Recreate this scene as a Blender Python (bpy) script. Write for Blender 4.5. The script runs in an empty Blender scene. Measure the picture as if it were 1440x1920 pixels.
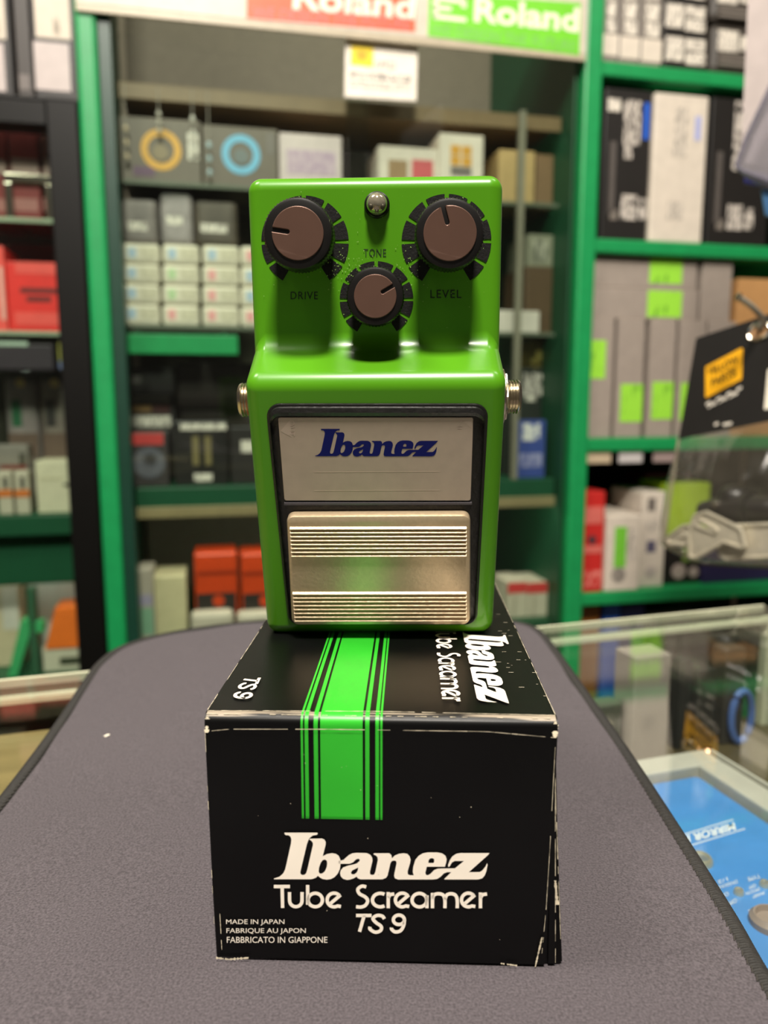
import bpy, bmesh, math, random
from mathutils import Vector, Matrix
from mathutils.geometry import tessellate_polygon
random.seed(7)
SC = bpy.context.scene
COL = SC.collection

# ------------------------------------------------------------------ camera
FPX, CX, CY = 1442.0, 720.0, 960.0
PITCH = math.radians(8.3)
ZC = 1.10                                   # lens height above the shop floor
CAMP = Vector((0, 0, ZC))
cd = bpy.data.cameras.new('camera'); cam = bpy.data.objects.new('camera', cd); COL.objects.link(cam)
cam.location = CAMP; cam.rotation_euler = (math.pi/2 - PITCH, 0, 0)
cd.sensor_fit = 'VERTICAL'; cd.sensor_height = 34.62; cd.lens = 34.62*FPX/1920
cd.clip_start = 0.01; cd.clip_end = 50
cd.dof.use_dof = True; cd.dof.focus_distance = 0.196; cd.dof.aperture_fstop = 11.0
SC.camera = cam

# ------------------------------------------------------------------ light
VS = SC.view_settings
VS.view_transform = 'Standard'; VS.look = 'None'; VS.gamma = 1.0; VS.use_curve_mapping = False
VS.exposure = 0.0
W = bpy.data.worlds.new('shop_ambient'); SC.world = W; W.use_nodes = True
W.node_tree.nodes['Background'].inputs[0].default_value = (0.36, 0.31, 0.27, 1)
W.node_tree.nodes['Background'].inputs[1].default_value = 0.16
def area(name, loc, size, power, color, aim):
    ld = bpy.data.lights.new(name, 'AREA'); ld.shape = 'SQUARE'; ld.size = size
    ld.energy = power; ld.color = color
    o = bpy.data.objects.new(name, ld); COL.objects.link(o); o.location = loc
    o.rotation_euler = (Vector(aim)-Vector(loc)).to_track_quat('-Z', 'Y').to_euler()
WARM = (1.0, 0.93, 0.83)
area('ceiling_lamp_key', (0.02, -0.53, 2.62), 0.26, 62, WARM, (0, 0.25, 1.0))
area('ceiling_lamp_aisle', (-0.75, 0.10, 2.62), 0.5, 20, WARM, (-0.4, 0.7, 1.0))
area('ceiling_lamp_shelves', (0.75, 0.30, 2.62), 0.5, 8, WARM, (0.5, 1.3, 1.0))

# ------------------------------------------------------------------ materials
def lin(c):
    return tuple(((v/255)/12.92 if v/255 <= .04045 else ((v/255+.055)/1.055)**2.4) for v in c)
MATS = {}
def mat(name, rgb, rough=.55, metal=0, vary=.06, scale=60, bump=0, spec=.5, coat=0, sheen=0, stretch=None, aniso=0):
    if name in MATS: return MATS[name]
    m = bpy.data.materials.new(name); m.use_nodes = True; nt = m.node_tree; b = nt.nodes['Principled BSDF']
    c = lin(rgb)
    b.inputs['Roughness'].default_value = rough; b.inputs['Metallic'].default_value = metal
    b.inputs['Specular IOR Level'].default_value = spec; b.inputs['Coat Weight'].default_value = coat
    b.inputs['Sheen Weight'].default_value = sheen
    if aniso: b.inputs['Anisotropic'].default_value = aniso
    tc = nt.nodes.new('ShaderNodeTexCoord'); n = nt.nodes.new('ShaderNodeTexNoise')
    n.inputs['Scale'].default_value = scale; n.inputs['Detail'].default_value = 3
    if stretch:
        mp = nt.nodes.new('ShaderNodeMapping'); mp.inputs['Scale'].default_value = stretch
        nt.links.new(tc.outputs['Object'], mp.inputs[0]); nt.links.new(mp.outputs[0], n.inputs['Vector'])
    else: nt.links.new(tc.outputs['Object'], n.inputs['Vector'])
    r = nt.nodes.new('ShaderNodeValToRGB'); e = r.color_ramp.elements
    e[0].position = .3; e[1].position = .7
    e[0].color = tuple(v*(1-vary) for v in c)+(1,); e[1].color = tuple(min(1, v*(1+vary)) for v in c)+(1,)
    nt.links.new(n.outputs['Fac'], r.inputs[0]); nt.links.new(r.outputs[0], b.inputs['Base Color'])
    if bump:
        bp = nt.nodes.new('ShaderNodeBump'); bp.inputs['Strength'].default_value = bump; bp.inputs['Distance'].default_value = .001
        nt.links.new(n.outputs['Fac'], bp.inputs['Height']); nt.links.new(bp.outputs[0], b.inputs['Normal'])
    MATS[name] = m; return m
def print_mat(name, bg, fg, scale=260, stretch=(1, 1, .35), thr=.52):
    """flat print too small to read: flecks of ink on the stock"""
    if name in MATS: return MATS[name]
    m = mat(name, bg, .5); nt = m.node_tree
    n = [x for x in nt.nodes if x.type == 'TEX_NOISE'][0]; r = [x for x in nt.nodes if x.type == 'VALTORGB'][0]
    n.inputs['Scale'].default_value = scale
    mp = nt.nodes.new('ShaderNodeMapping'); mp.inputs['Scale'].default_value = stretch
    tc = [x for x in nt.nodes if x.type == 'TEX_COORD'][0]
    nt.links.new(tc.outputs['Object'], mp.inputs[0]); nt.links.new(mp.outputs[0], n.inputs['Vector'])
    e = r.color_ramp.elements; e[0].position = thr-.04; e[1].position = thr+.04
    e[0].color = lin(bg)+(1,); e[1].color = lin(fg)+(1,)
    return m
def glass(name, tint=(.93, .97, .94), refl=1.0, rough=.0, ior=1.45):
    if name in MATS: return MATS[name]
    m = bpy.data.materials.new(name); m.use_nodes = True; nt = m.node_tree; nt.nodes.clear()
    o = nt.nodes.new('ShaderNodeOutputMaterial'); mx = nt.nodes.new('ShaderNodeMixShader')
    t = nt.nodes.new('ShaderNodeBsdfTransparent'); g = nt.nodes.new('ShaderNodeBsdfGlossy'); f = nt.nodes.new('ShaderNodeFresnel')
    t.inputs[0].default_value = tint+(1,); g.inputs['Roughness'].default_value = rough; f.inputs[0].default_value = ior
    g.inputs[0].default_value = (refl, refl, refl, 1)
    ge = nt.nodes.new('ShaderNodeNewGeometry'); mr = nt.nodes.new('ShaderNodeMapRange')   # thin sheet: same reflectance entering and leaving
    mr.inputs['To Min'].default_value = ior; mr.inputs['To Max'].default_value = 1/ior
    nt.links.new(ge.outputs['Backfacing'], mr.inputs['Value']); nt.links.new(mr.outputs[0], f.inputs[0])
    nt.links.new(f.outputs[0], mx.inputs[0]); nt.links.new(t.outputs[0], mx.inputs[1]); nt.links.new(g.outputs[0], mx.inputs[2])
    nt.links.new(mx.outputs[0], o.inputs[0]); MATS[name] = m; return m
def plastic_film(name, tint, haze, hazecol):
    """clear film with a milky share of diffuse scatter"""
    m = glass(name, tint, 1.0, .12); nt = m.node_tree
    o = [x for x in nt.nodes if x.type == 'OUTPUT_MATERIAL'][0]; mx = [x for x in nt.nodes if x.type == 'MIX_SHADER'][0]
    d = nt.nodes.new('ShaderNodeBsdfDiffuse'); d.inputs[0].default_value = lin(hazecol)+(1,)
    m2 = nt.nodes.new('ShaderNodeMixShader'); m2.inputs[0].default_value = haze
    nt.links.new(mx.outputs[0], m2.inputs[1]); nt.links.new(d.outputs[0], m2.inputs[2]); nt.links.new(m2.outputs[0], o.inputs[0])
    return m

# ------------------------------------------------------------------ mesh helpers (world coordinates in, local out)
RM = {}
def root(name, label, cat, loc, rz=0, group=None):
    o = bpy.data.objects.new(name, None); o.empty_display_size = .02; COL.objects.link(o)
    o.location = loc; o.rotation_euler = (0, 0, rz)
    RM[o] = Matrix.Translation(loc) @ Matrix.Rotation(rz, 4, 'Z')
    tag(o, label, cat, group); return o
def tag(o, label, cat, group=None):
    o['label'] = label; o['category'] = cat
    if group: o['group'] = group
    return o
def mesh(name, verts, faces, m, parent=None, smooth=False, loc=None, rz=0, mats=None, fm=None, wn=False):
    """verts in world space. child: stored in its thing's frame. top-level: origin at loc (base)"""
    if parent is not None: M = RM[parent]
    else:
        if loc is None:
            xs = [Vector(v) for v in verts]
            loc = Vector((sum(v.x for v in xs)/len(xs), sum(v.y for v in xs)/len(xs), min(v.z for v in xs)))
        M = Matrix.Translation(loc) @ Matrix.Rotation(rz, 4, 'Z')
    Mi = M.inverted()
    me = bpy.data.meshes.new(name); me.from_pydata([Mi @ Vector(v) for v in verts], [], faces)
    for mm in (mats or [m]): me.materials.append(mm)
    if fm:
        for p, i in zip(me.polygons, fm): p.material_index = i
    bm = bmesh.new(); bm.from_mesh(me); bmesh.ops.recalc_face_normals(bm, faces=bm.faces); bm.to_mesh(me); bm.free()
    if smooth:
        for p in me.polygons: p.use_smooth = True
        if wn is not True:
            try: me.set_sharp_from_angle(angle=math.radians(38))
            except Exception: pass
    o = bpy.data.objects.new(name, me); COL.objects.link(o)
    if parent is not None: o.parent = parent; RM[o] = M
    else: o.location = loc; o.rotation_euler = (0, 0, rz); RM[o] = M
    if wn:
        md = o.modifiers.new('weighted_normal', 'WEIGHTED_NORMAL'); md.keep_sharp = True
    return o
def bevbox(sx, sy, sz, b=.0015, seg=2):
    """box verts/faces: x centred, y 0..sy, z 0..sz with bevelled edges"""
    bm = bmesh.new(); bmesh.ops.create_cube(bm, size=1)
    for v in bm.verts: v.co = Vector((v.co.x*sx, (v.co.y+.5)*sy, (v.co.z+.5)*sz))
    b = min(b, sx*.3, sy*.3, sz*.3)
    bmesh.ops.bevel(bm, geom=bm.edges[:], offset=b, segments=seg, profile=.5, affect='EDGES')
    vs = [v.co.copy() for v in bm.verts]; fs = [[v.index for v in f.verts] for f in bm.faces]; bm.free(); return vs, fs
def wbox(name, M, sx, sy, sz, m, parent=None, b=.0015, seg=2, **kw):
    vs, fs = bevbox(sx, sy, sz, b, seg)
    return mesh(name, [M @ v for v in vs], fs, m, parent, **kw)
def tube_pts(path, r, n=8, closed=False, rf=None):
    vs, fs = [], []; P = [Vector(p) for p in path]; L = len(P)
    for i, p in enumerate(P):
        a = P[(i-1) % L] if (closed or i) else P[i]; c = P[(i+1) % L] if (closed or i < L-1) else P[i]
        t = (c-a).normalized(); up = Vector((0, 0, 1)) if abs(t.z) < .9 else Vector((1, 0, 0))
        s = t.cross(up).normalized(); q = s.cross(t)
        rr = rf(i) if rf else r
        for k in range(n):
            an = 2*math.pi*k/n; vs.append(p+s*rr*math.cos(an)+q*rr*math.sin(an))
    for i in range(L if closed else L-1):
        j = (i+1) % L
        for k in range(n): fs.append([i*n+k, i*n+(k+1) % n, j*n+(k+1) % n, j*n+k])
    if not closed: fs.append(list(range(n))[::-1]); fs.append([(L-1)*n+k for k in range(n)])
    return vs, fs
def lathe(o, ax, ex, ey, prof, n=48, knurl=None):
    """prof: (radius, height) along ax; knurl(i_ring, k) -> radius factor"""
    vs, fs = [], []
    for i, (r, h) in enumerate(prof):
        for k in range(n):
            a = 2*math.pi*k/n; q = r*(knurl(i, k) if knurl else 1)
            vs.append(o+ax*h+ex*q*math.cos(a)+ey*q*math.sin(a))
    for i in range(len(prof)-1):
        for k in range(n): fs.append([i*n+k, i*n+(k+1) % n, (i+1)*n+(k+1) % n, (i+1)*n+k])
    fs.append([k for k in range(n)][::-1]); fs.append([(len(prof)-1)*n+k for k in range(n)])
    return vs, fs

# ------------------------------------------------------------------ pixel rays
def ray(x, y):
    a = (x-CX)/FPX; b = -(y-CY)/FPX
    return Vector((a, math.cos(PITCH)+b*math.sin(PITCH), -math.sin(PITCH)+b*math.cos(PITCH)))
def at_depth(x, y, Y): r = ray(x, y); return CAMP + r*(Y/r.y)
def at_z(x, y, z): r = ray(x, y); return CAMP + r*((z-ZC)/r.z)
class Plane:
    def __init__(s, o, ex, ey):
        s.o = Vector(o); s.ex = Vector(ex).normalized(); ey = Vector(ey)
        s.ey = (ey-s.ex*ey.dot(s.ex)).normalized(); s.n = s.ex.cross(s.ey)
        if s.n.dot(CAMP-s.o) < 0: s.n = -s.n
    def hit(s, x, y):
        r = ray(x, y); t = (s.o-CAMP).dot(s.n)/r.dot(s.n); d = CAMP+r*t-s.o
        return (d.dot(s.ex), d.dot(s.ey))
    def pt(s, a, b, h=0): return s.o+s.ex*a+s.ey*b+s.n*h

def round_poly(pts, r, n=5):
    out = []; L = len(pts); P = [Vector(p) for p in pts]
    for i in range(L):
        a, p, c = P[i-1], P[i], P[(i+1) % L]; d1 = (a-p).normalized(); d2 = (c-p).normalized()
        ang = math.acos(max(-1, min(1, d1.dot(d2)))); t = r/math.tan(ang/2); t = min(t, (a-p).length*.49, (c-p).length*.49)
        rr = t*math.tan(ang/2); bis = (d1+d2).normalized(); ce = p+bis*(rr/math.sin(ang/2))
        s = p+d1*t-ce; e = p+d2*t-ce
        a0 = math.atan2(s.y, s.x); a1 = math.atan2(e.y, e.x); da = (a1-a0+math.pi) % (2*math.pi)-math.pi
        for k in range(n+1):
            q = a0+da*k/n; out.append((ce.x+rr*math.cos(q), ce.y+rr*math.sin(q)))
    return out
def inset(pts, d):
    L = len(pts); P = [Vector(p) for p in pts]
    ar = sum(P[i].x*P[(i+1) % L].y-P[(i+1) % L].x*P[i].y for i in range(L)); sg = 1 if ar > 0 else -1
    out = []
    for i in range(L):
        t = (P[(i+1) % L]-P[i-1]); 
        nn = Vector((-t.y, t.x)).normalized()*sg; out.append(tuple(P[i]+nn*d))
    return out
def slab_geo(pl, outl, h0, h1, bev=0):
    L = len(outl); rings = [(outl, h0), (outl, h1-bev)]
    if bev: rings += [(inset(outl, bev*.3), h1-bev*.3), (inset(outl, bev), h1)]
    vs, fs = [], []
    for pts, h in rings: vs += [pl.pt(a, b, h) for a, b in pts]
    for i in range(len(rings)-1):
        for k in range(L): fs.append([i*L+k, i*L+(k+1) % L, (i+1)*L+(k+1) % L, (i+1)*L+k])
    top = rings[-1][0]; base = (len(rings)-1)*L
    for t in tessellate_polygon([[Vector((a, b, 0)) for a, b in top]]): fs.append([base+i for i in t])
    for t in tessellate_polygon([[Vector((a, b, 0)) for a, b in outl]]): fs.append([i for i in t])
    return vs, fs
def slab(name, pl, outl, h0, h1, m, parent, bev=0, smooth=False):
    vs, fs = slab_geo(pl, outl, h0, h1, bev); return mesh(name, vs, fs, m, parent, smooth)
def flat(loops):
    vs = [p for l in loops for p in l]
    tr = tessellate_polygon([[Vector((p[0], p[1], 0)) for p in l] for l in loops]); return vs, [list(t) for t in tr]
def spline(pts, n=6, closed=False):
    L = len(pts); out = []
    for i in range(L if closed else L-1):
        g = lambda j: Vector(pts[j % L] if closed else pts[max(0, min(L-1, j))])
        p0, p1, p2, p3 = g(i-1), g(i), g(i+1), g(i+2)
        for k in range(n):
            t = k/n; out.append(tuple(.5*((2*p1)+(p2-p0)*t+(2*p0-5*p1+4*p2-p3)*t*t+(3*p1-p0-3*p2+p3)*t**3)))
    if not closed: out.append(tuple(pts[-1]))
    return out
def ribbon(pts, hw, closed=False):
    P = [Vector(p) for p in pts]; L = len(P); vs, fs = [], []
    for i, p in enumerate(P):
        a = P[i-1] if (closed or i) else p; c = P[(i+1) % L] if (closed or i < L-1) else p
        t = (c-a).normalized(); nn = Vector((-t.y, t.x))*hw; vs += [tuple(p+nn), tuple(p-nn)]
    for i in range(L if closed else L-1):
        j = (i+1) % L; fs.append([2*i, 2*i+1, 2*j+1, 2*j])
    return vs, fs
def merge(parts):
    V, F = [], []
    for vs, fs in parts:
        b = len(V); V += list(vs); F += [[i+b for i in f] for f in fs]
    return V, F
DG = None
def text_geo(body, bold=0, shear=0, space=1.0):
    """built-in font to flat mesh normalised to its own box"""
    c = bpy.data.curves.new('t', 'FONT'); c.body = body; c.offset = bold; c.shear = shear; c.space_character = space; c.resolution_u = 3
    o = bpy.data.objects.new('t', c); COL.objects.link(o); dg = bpy.context.evaluated_depsgraph_get()
    me = bpy.data.meshes.new_from_object(o.evaluated_get(dg))
    vs = [tuple(v.co.xy) for v in me.vertices]; fs = [list(p.vertices) for p in me.polygons]
    bpy.data.objects.remove(o); bpy.data.curves.remove(c); bpy.data.meshes.remove(me)
    x0 = min(v[0] for v in vs); x1 = max(v[0] for v in vs); y0 = min(v[1] for v in vs); y1 = max(v[1] for v in vs)
    return [((x-x0)/(x1-x0), (y-y0)/(y1-y0)) for x, y in vs], fs
def affine(p00, p10, p01):
    return lambda x, y: (p00[0]+(p10[0]-p00[0])*x+(p01[0]-p00[0])*y, p00[1]+(p10[1]-p00[1])*x+(p01[1]-p00[1])*y)
def put(name, pl, geo, f, h, m, parent):
    vs, fs = geo; return mesh(name, [pl.pt(*f(x, y), h) for x, y in vs], fs, m, parent)
def put_text(name, pl, body, px, h, m, parent, **k):
    """px: pixel box x0,y0,x1,y1 (upright text)"""
    x0, y0, x1, y1 = px
    return put(name, pl, text_geo(body, **k), affine(pl.hit(x0, y1), pl.hit(x1, y1), pl.hit(x0, y0)), h, m, parent)

# ------------------------------------------------------------------ lettering traced as outlines
Z2 = 1374.5
IB = [(90,628),(160,605),(205,565),(228,520),(245,450),(300,200),(305,150),(295,115),(270,98),(235,95),(218,78),(225,66),(620,66),(630,78),(618,92),(565,102),(530,130),(510,165),(495,210),(415,545),(418,572),(440,585),(465,582),(485,565),(500,520),(570,215),(568,190),(550,165),(525,150),(535,140),(680,138),(710,150),(726,180),(725,215),(690,355),(740,328),(800,318),(850,325),(885,350),(905,395),(908,450),(900,510),(875,565),(835,610),(790,635),(740,642),(690,635),(655,615),(630,595),(605,618),(570,632),(540,637),(95,637)]
IBH = [(640,540),(645,490),(665,435),(690,402),(715,395),(738,408),(745,440),(738,490),(715,540),(690,562),(665,570),(648,562)]
AZ = [(885,412),(945,400),(975,370),(1010,340),(1050,320),(1100,313),(1230,316),(1270,335),(1295,370),(1300,410),(1268,545),(1270,575),(1295,585),(1320,578),(1335,545),(1365,400),(1360,365),(1340,345),(1310,332),(1320,318)]
AZ += [(x+Z2, y) for x, y in [(130,318),(155,340),(163,380),(200,345),(250,325),(305,318),(350,325),(380,355),(392,400),(385,440),(355,540),(358,575),(385,588),(430,588),(418,545),(425,480),(450,400),(490,350),(540,320),(600,308),(720,308),(780,320),(820,350),(833,390),(828,430),(812,483),(590,483),(582,520),(572,555),(580,582),(600,588),(630,575),(680,525),(720,508),(770,505),(935,503),(1045,413),(935,413),(900,430),(870,480),(855,485),(850,465),(870,410),(900,360),(950,325),(1000,316),(1360,316),(1330,350),(1105,550),(1240,548),(1270,530),(1310,480),(1330,440),(1335,460),(1320,540),(1300,590),(1270,625),(1220,640),(805,640),(810,628),(890,550),(840,550),(800,565),(760,605),(720,632),(670,640),(235,640),(200,625),(190,595),(195,560),(220,440),(215,415),(190,407),(160,415),(145,440),(110,590),(90,620),(45,638),(0,638)]]
AZ += [(1150,638),(1120,625),(1105,605),(1070,625),(1020,642),(985,645),(940,632),(910,600),(902,560),(912,525),(940,492),(1000,470),(1070,455),(1110,440),(1140,415),(1145,395),(1125,385),(1095,395),(1060,430),(1020,447),(885,447)]
AH = [(1125,492),(1100,505),(1050,530),(1035,555),(1045,575),(1075,577),(1105,555),(1120,525)]
EH = [(x+Z2, y) for x, y in [(610,437),(612,405),(630,382),(660,378),(680,390),(682,420),(672,437)]]
LOGO = merge([flat([IB, IBH]), flat([AZ, AH, EH])])          # box 90..2734.5 by 66..642
def logo_norm(): 
    vs, fs = LOGO; return [((x-90)/2644.5, (642-y)/576) for x, y in vs], fs
def arc(cx, cy, rx, ry, a0, a1, n=16):
    return [(cx+rx*math.cos(math.radians(a0+(a1-a0)*k/n)), cy-ry*math.sin(math.radians(a0+(a1-a0)*k/n))) for k in range(n+1)]
def ts_geo():
    hw = 21; R = lambda p, c=False: ribbon(p, hw, c); g = []
    e = lambda cx: [R([(cx-43, 345), (cx+80, 240)]), R([(cx+68, 250)]+arc(cx, 302, 84, 84, 48, 300, 24)+[(cx+85, 382)])]
    g += [R([(90,137),(288,137)]), R([(192,137),(198,400)])]
    g += [R([(282,205),(283,310)]+arc(360,310,76,74,180,360)+[(436,205)])]
    g += [R([(505,118),(505,360)]), R(arc(598,302,88,83,0,360,28)[:-1], True)]
    g += e(828)
    g += [R(spline([(1222,142),(1170,133),(1120,170),(1140,225),(1210,265),(1240,310),(1215,365),(1160,388),(1098,384)]))]
    g += [R(arc(1395,303,96,83,58,302,24))]
    z = lambda pts: [(x+Z2, y) for x, y in pts]
    g += [R(z([(118,205),(118,403)])), R(z(spline([(118,280),(140,240),(192,228)])))]
    g += e(290+Z2)
    g += [R(z(arc(500,304,90,83,0,360,28)[:-1]), True), R(z([(592,245),(592,403)]))]
    g += [R(z([(660,215),(660,403)])), R(z(spline([(660,290),(680,240),(735,225),(790,242),(812,300),(812,403)]))), R(z(spline([(812,300),(835,242),(890,225),(942,245),(963,300),(963,403)])))]
    g += e(1100+Z2)
    g += [R(z([(1248,210),(1248,403)])), R(z(spline([(1248,280),(1272,240),(1328,228)])))]
    return merge(g)
def ts9_geo():
    hw = 21; z = lambda pts: [(x+Z2, y) for x, y in pts]
    return merge([ribbon([(1098,492),(1288,492)], hw), ribbon([(1198,492),(1140,692)], hw),
        ribbon(z(spline([(70,535),(45,500),(-20,492),(-70,530),(-30,580),(30,625),(25,675),(-40,697),(-105,660),(-105,630)])), hw),
        ribbon(z(arc(248,545,68,58,0,360,22)[:-1]), hw, True), ribbon(z(spline([(318,540),(305,620),(265,680),(200,692),(160,660),(158,640)])), hw)])
TSG = ts_geo(); T9G = ts9_geo()
def norm(geo):
    vs, fs = geo; x0 = min(v[0] for v in vs); x1 = max(v[0] for v in vs); y0 = min(v[1] for v in vs); y1 = max(v[1] for v in vs)
    return [((x-x0)/(x1-x0), (y1-y)/(y1-y0)) for x, y in vs], fs

# ================================================================== SETTING
K = 0.925
def F(x, y, z): return Vector((x*K, y*K, ZC+z*K))          # near-field survey units to metres
ZM = ZC-.138*K                                             # top of the cloth mat
PSI = math.radians(12.2)                                   # the shelving wall runs off to the right
SO = Vector((0, 1.2, 0)); SU = Vector((math.cos(PSI), math.sin(PSI), 0)); SV = Vector((-math.sin(PSI), math.cos(PSI), 0))
def S(u, v, z): return SO+SU*u+SV*v+Vector((0, 0, z))
def fp(x, y, v=0):
    r = ray(x, y); o = SO+SV*v; t = (o-CAMP).dot(SV)/r.dot(SV); d = CAMP+r*t
    return ((d-SO).dot(SU), d.z)
def SM(u, v, z): return Matrix.Translation(S(u, v, z)) @ Matrix.Rotation(PSI, 4, 'Z')
def fplane(v): return Plane(S(0, v, 0), SU, (0, 0, 1))
def struct(o): o['kind'] = 'structure'; return o

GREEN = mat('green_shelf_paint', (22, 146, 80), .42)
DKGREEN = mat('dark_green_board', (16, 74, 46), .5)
BLACKM = mat('black_metal', (11, 10, 8), .45, spec=.25)
FLOORM = mat('floor_vinyl', (120, 108, 92), .5, scale=8, vary=.15)
WALLM = mat('wall_paint', (150, 140, 122), .8, scale=10)
CEILM = mat('ceiling_paint', (215, 205, 190), .9, scale=10)
def flatbox(name, M, sx, sy, sz, m, b=.002): return struct(wbox(name, M, sx, sy, sz, m, None, b))
flatbox('floor', Matrix.Translation((0, -1.5, -.02)), 5, 4.2, .02, FLOORM)
flatbox('wall_back', SM(0, .50, 0), 4.6, .04, 2.7, WALLM)
flatbox('ceiling', Matrix.Translation((0, -1.5, 2.7)), 5, 4.2, .02, CEILM)

# ------------------------------------------------------------------ shelving bay to the right (open shelves)
def shelf_z(x, y, v=0): return fp(x, y, v)[1]
GL = glass('clear_glass'); GEDGE = mat('glass_edge', (176, 188, 150), .25)
uPL = fp(192, 600)[0]; uPR = fp(1082, 600)[0]; uR1 = uPR+.62; PW = .030
def post(name, label, u, m, w=PW, d=.03, z1=2.25, v=-.005):
    o = wbox(name, SM(u, v, 0), w, d, z1, m, None, .004, 3, loc=S(u, v, 0), rz=PSI); return tag(o, label, 'post')
bay = root('shelving_unit', 'green metal shelving bay packed with cartons beside the glass cabinet', 'shelves', S((uPR+uR1)/2, .17, 0), PSI)
def bpart(name, u0, u1, v0, v1, z0, z1, m, par, b=.0015): return wbox(name, SM((u0+u1)/2, v0, z0), u1-u0, v1-v0, z1-z0, m, par, b)
bpart('post', uPR-.004, uPR+.026, -.006, .03, 0, 2.25, GREEN, bay, .004)
bpart('post', uR1-.03, uR1, -.006, .03, 0, 2.25, GREEN, bay, .004)
bpart('back_panel', uPR+.028, uR1-.03, .36, .368, .05, 2.25, mat('shelf_back', (40, 38, 32), .8), bay)
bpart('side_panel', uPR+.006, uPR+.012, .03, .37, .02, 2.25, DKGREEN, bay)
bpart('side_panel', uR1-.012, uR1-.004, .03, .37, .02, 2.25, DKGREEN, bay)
ZA, ZB, ZCc, ZD = shelf_z(1123, 113), shelf_z(1123, 447), shelf_z(1105, 822), shelf_z(1090, 1113)
ZE = ZD-.26
for z in (ZA, ZB, ZCc, ZD, ZE, .1):
    bpart('shelf_board', uPR+.014, uR1-.014, -.002, .36, z-.022, z, GREEN, bay, .003)

# ------------------------------------------------------------------ glazed cabinet in the middle
cab = root('display_cabinet', 'tall green-framed glass cabinet with white header board full of stock', 'cabinet', S((uPL+uPR)/2, .17, 0), PSI)
c0, c1 = uPL+.012, uPR-.006
bpart('post', uPL-.016, uPL+.012, -.006, .03, 0, 2.25, GREEN, cab, .006)
bpart('frame_strip', uPL+.012, uPL+.03, .0, .03, .3, 2.0, mat('dark_green_frame', (20, 58, 44), .4), cab)
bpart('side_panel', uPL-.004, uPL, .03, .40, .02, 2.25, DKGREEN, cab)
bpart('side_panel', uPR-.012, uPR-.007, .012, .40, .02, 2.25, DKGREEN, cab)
bpart('back_panel', c0, c1, .40, .408, .02, 2.25, mat('cabinet_back', (112, 104, 88), .7), cab)
zsb = fp(640, 57, -.01)[1]
hdr = bpart('header_board', uPL-.012, uPR-.006, -.0115, -.0075, zsb, zsb+.17, mat('sign_white', (204, 194, 178), .45), cab)
bpart('header_trim', uPL-.012, uPR-.006, -.0115, -.0075, zsb-.009, zsb, mat('sign_trim', (186, 174, 150), .4), cab)
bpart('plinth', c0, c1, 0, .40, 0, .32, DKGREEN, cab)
um = fp(668, 500)[0]
for (a, b, v) in ((c0, um+.02, .010), (um-.012, c1, .002)):
    vs, fs = bevbox(b-a, .004, zsb-.33, .0004, 1); Mx = SM((a+b)/2, v, .33)
    mesh('glass_door', [Mx @ q for q in vs], fs, GL, cab)
Z1 = fp(380, 345, .05)[1]; Z2s = fp(300, 610, .05)[1]; Z3 = fp(300, 912, .05)[1]; Z4 = Z3-.245; Z0s = fp(400, 168, .05)[1]
for z, m, t in ((Z0s, mat('shelf_tan', (120, 98, 66), .5), .008), (Z1, GL, .006), (Z2s, GL, .006)):
    bpart('shelf_board', c0+.02, c1-.01, .05, .39, z-t, z, m, cab, .0006)
for z, t in ((Z1, .006), (Z2s, .006)): bpart('shelf_edge', c0+.02, c1-.01, .047, .05, z-t, z, mat('shelf_edge_glass', (96, 104, 88), .3), cab, .0006)
bpart('shelf_board', c0+.02, c1-.01, .03, .39, Z3-.034, Z3, DKGREEN, cab)
bpart('shelf_trim', c0+.02, c1-.01, .026, .0298, Z3-.046, Z3-.029, mat('tan_strip', (142, 128, 92), .5), cab)
bpart('shelf_board', c0+.02, c1-.01, .03, .39, Z4-.03, Z4, DKGREEN, cab)
a, b = fp(232, 640, .046)[0], fp(446, 640, .046)[0]
zt, zb = fp(340, 627, .046)[1], fp(340, 664, .046)[1]
bpart('ticket_rail', a, b, .046, .05, zb, zt, GREEN, cab)
for q in (a+.02, b-.02): bpart('rail_hanger', q-.004, q+.004, .051, .054, zt-.01, Z2s-.005, DKGREEN, cab)
a = fp(983, 300, .03)[0]; bpart('glass_divider', a-.008, a+.002, .03, .04, Z3, Z0s, mat('divider_edge', (128, 124, 108), .3), cab, .0006)

def strip(par, u0, u1, v, z, e=9):  # unseen glowing strips, added to brighten the stock inside the cabinets
    m = MATS.get('lamp%g' % e)
    if not m:
        m = bpy.data.materials.new('added_glow_strip'); m.use_nodes = True; b = m.node_tree.nodes['Principled BSDF']
        b.inputs['Emission Color'].default_value = (1, .92, .78, 1); b.inputs['Emission Strength'].default_value = e; MATS['lamp%g' % e] = m
    bpart('added_glow_strip', u0, u1, v, v+.012, z-.006, z, m, par, .001)
strip(cab, c0+.04, c1-.03, .034, Z3-.0345, 14); strip(cab, c0+.04, c1-.03, .0525, Z0s-.0085, 5); bpart('shelf_trim', c0+.02, c1-.01, .047, .05, Z0s-.022, Z0s, MATS['shelf_tan'], cab)
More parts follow.
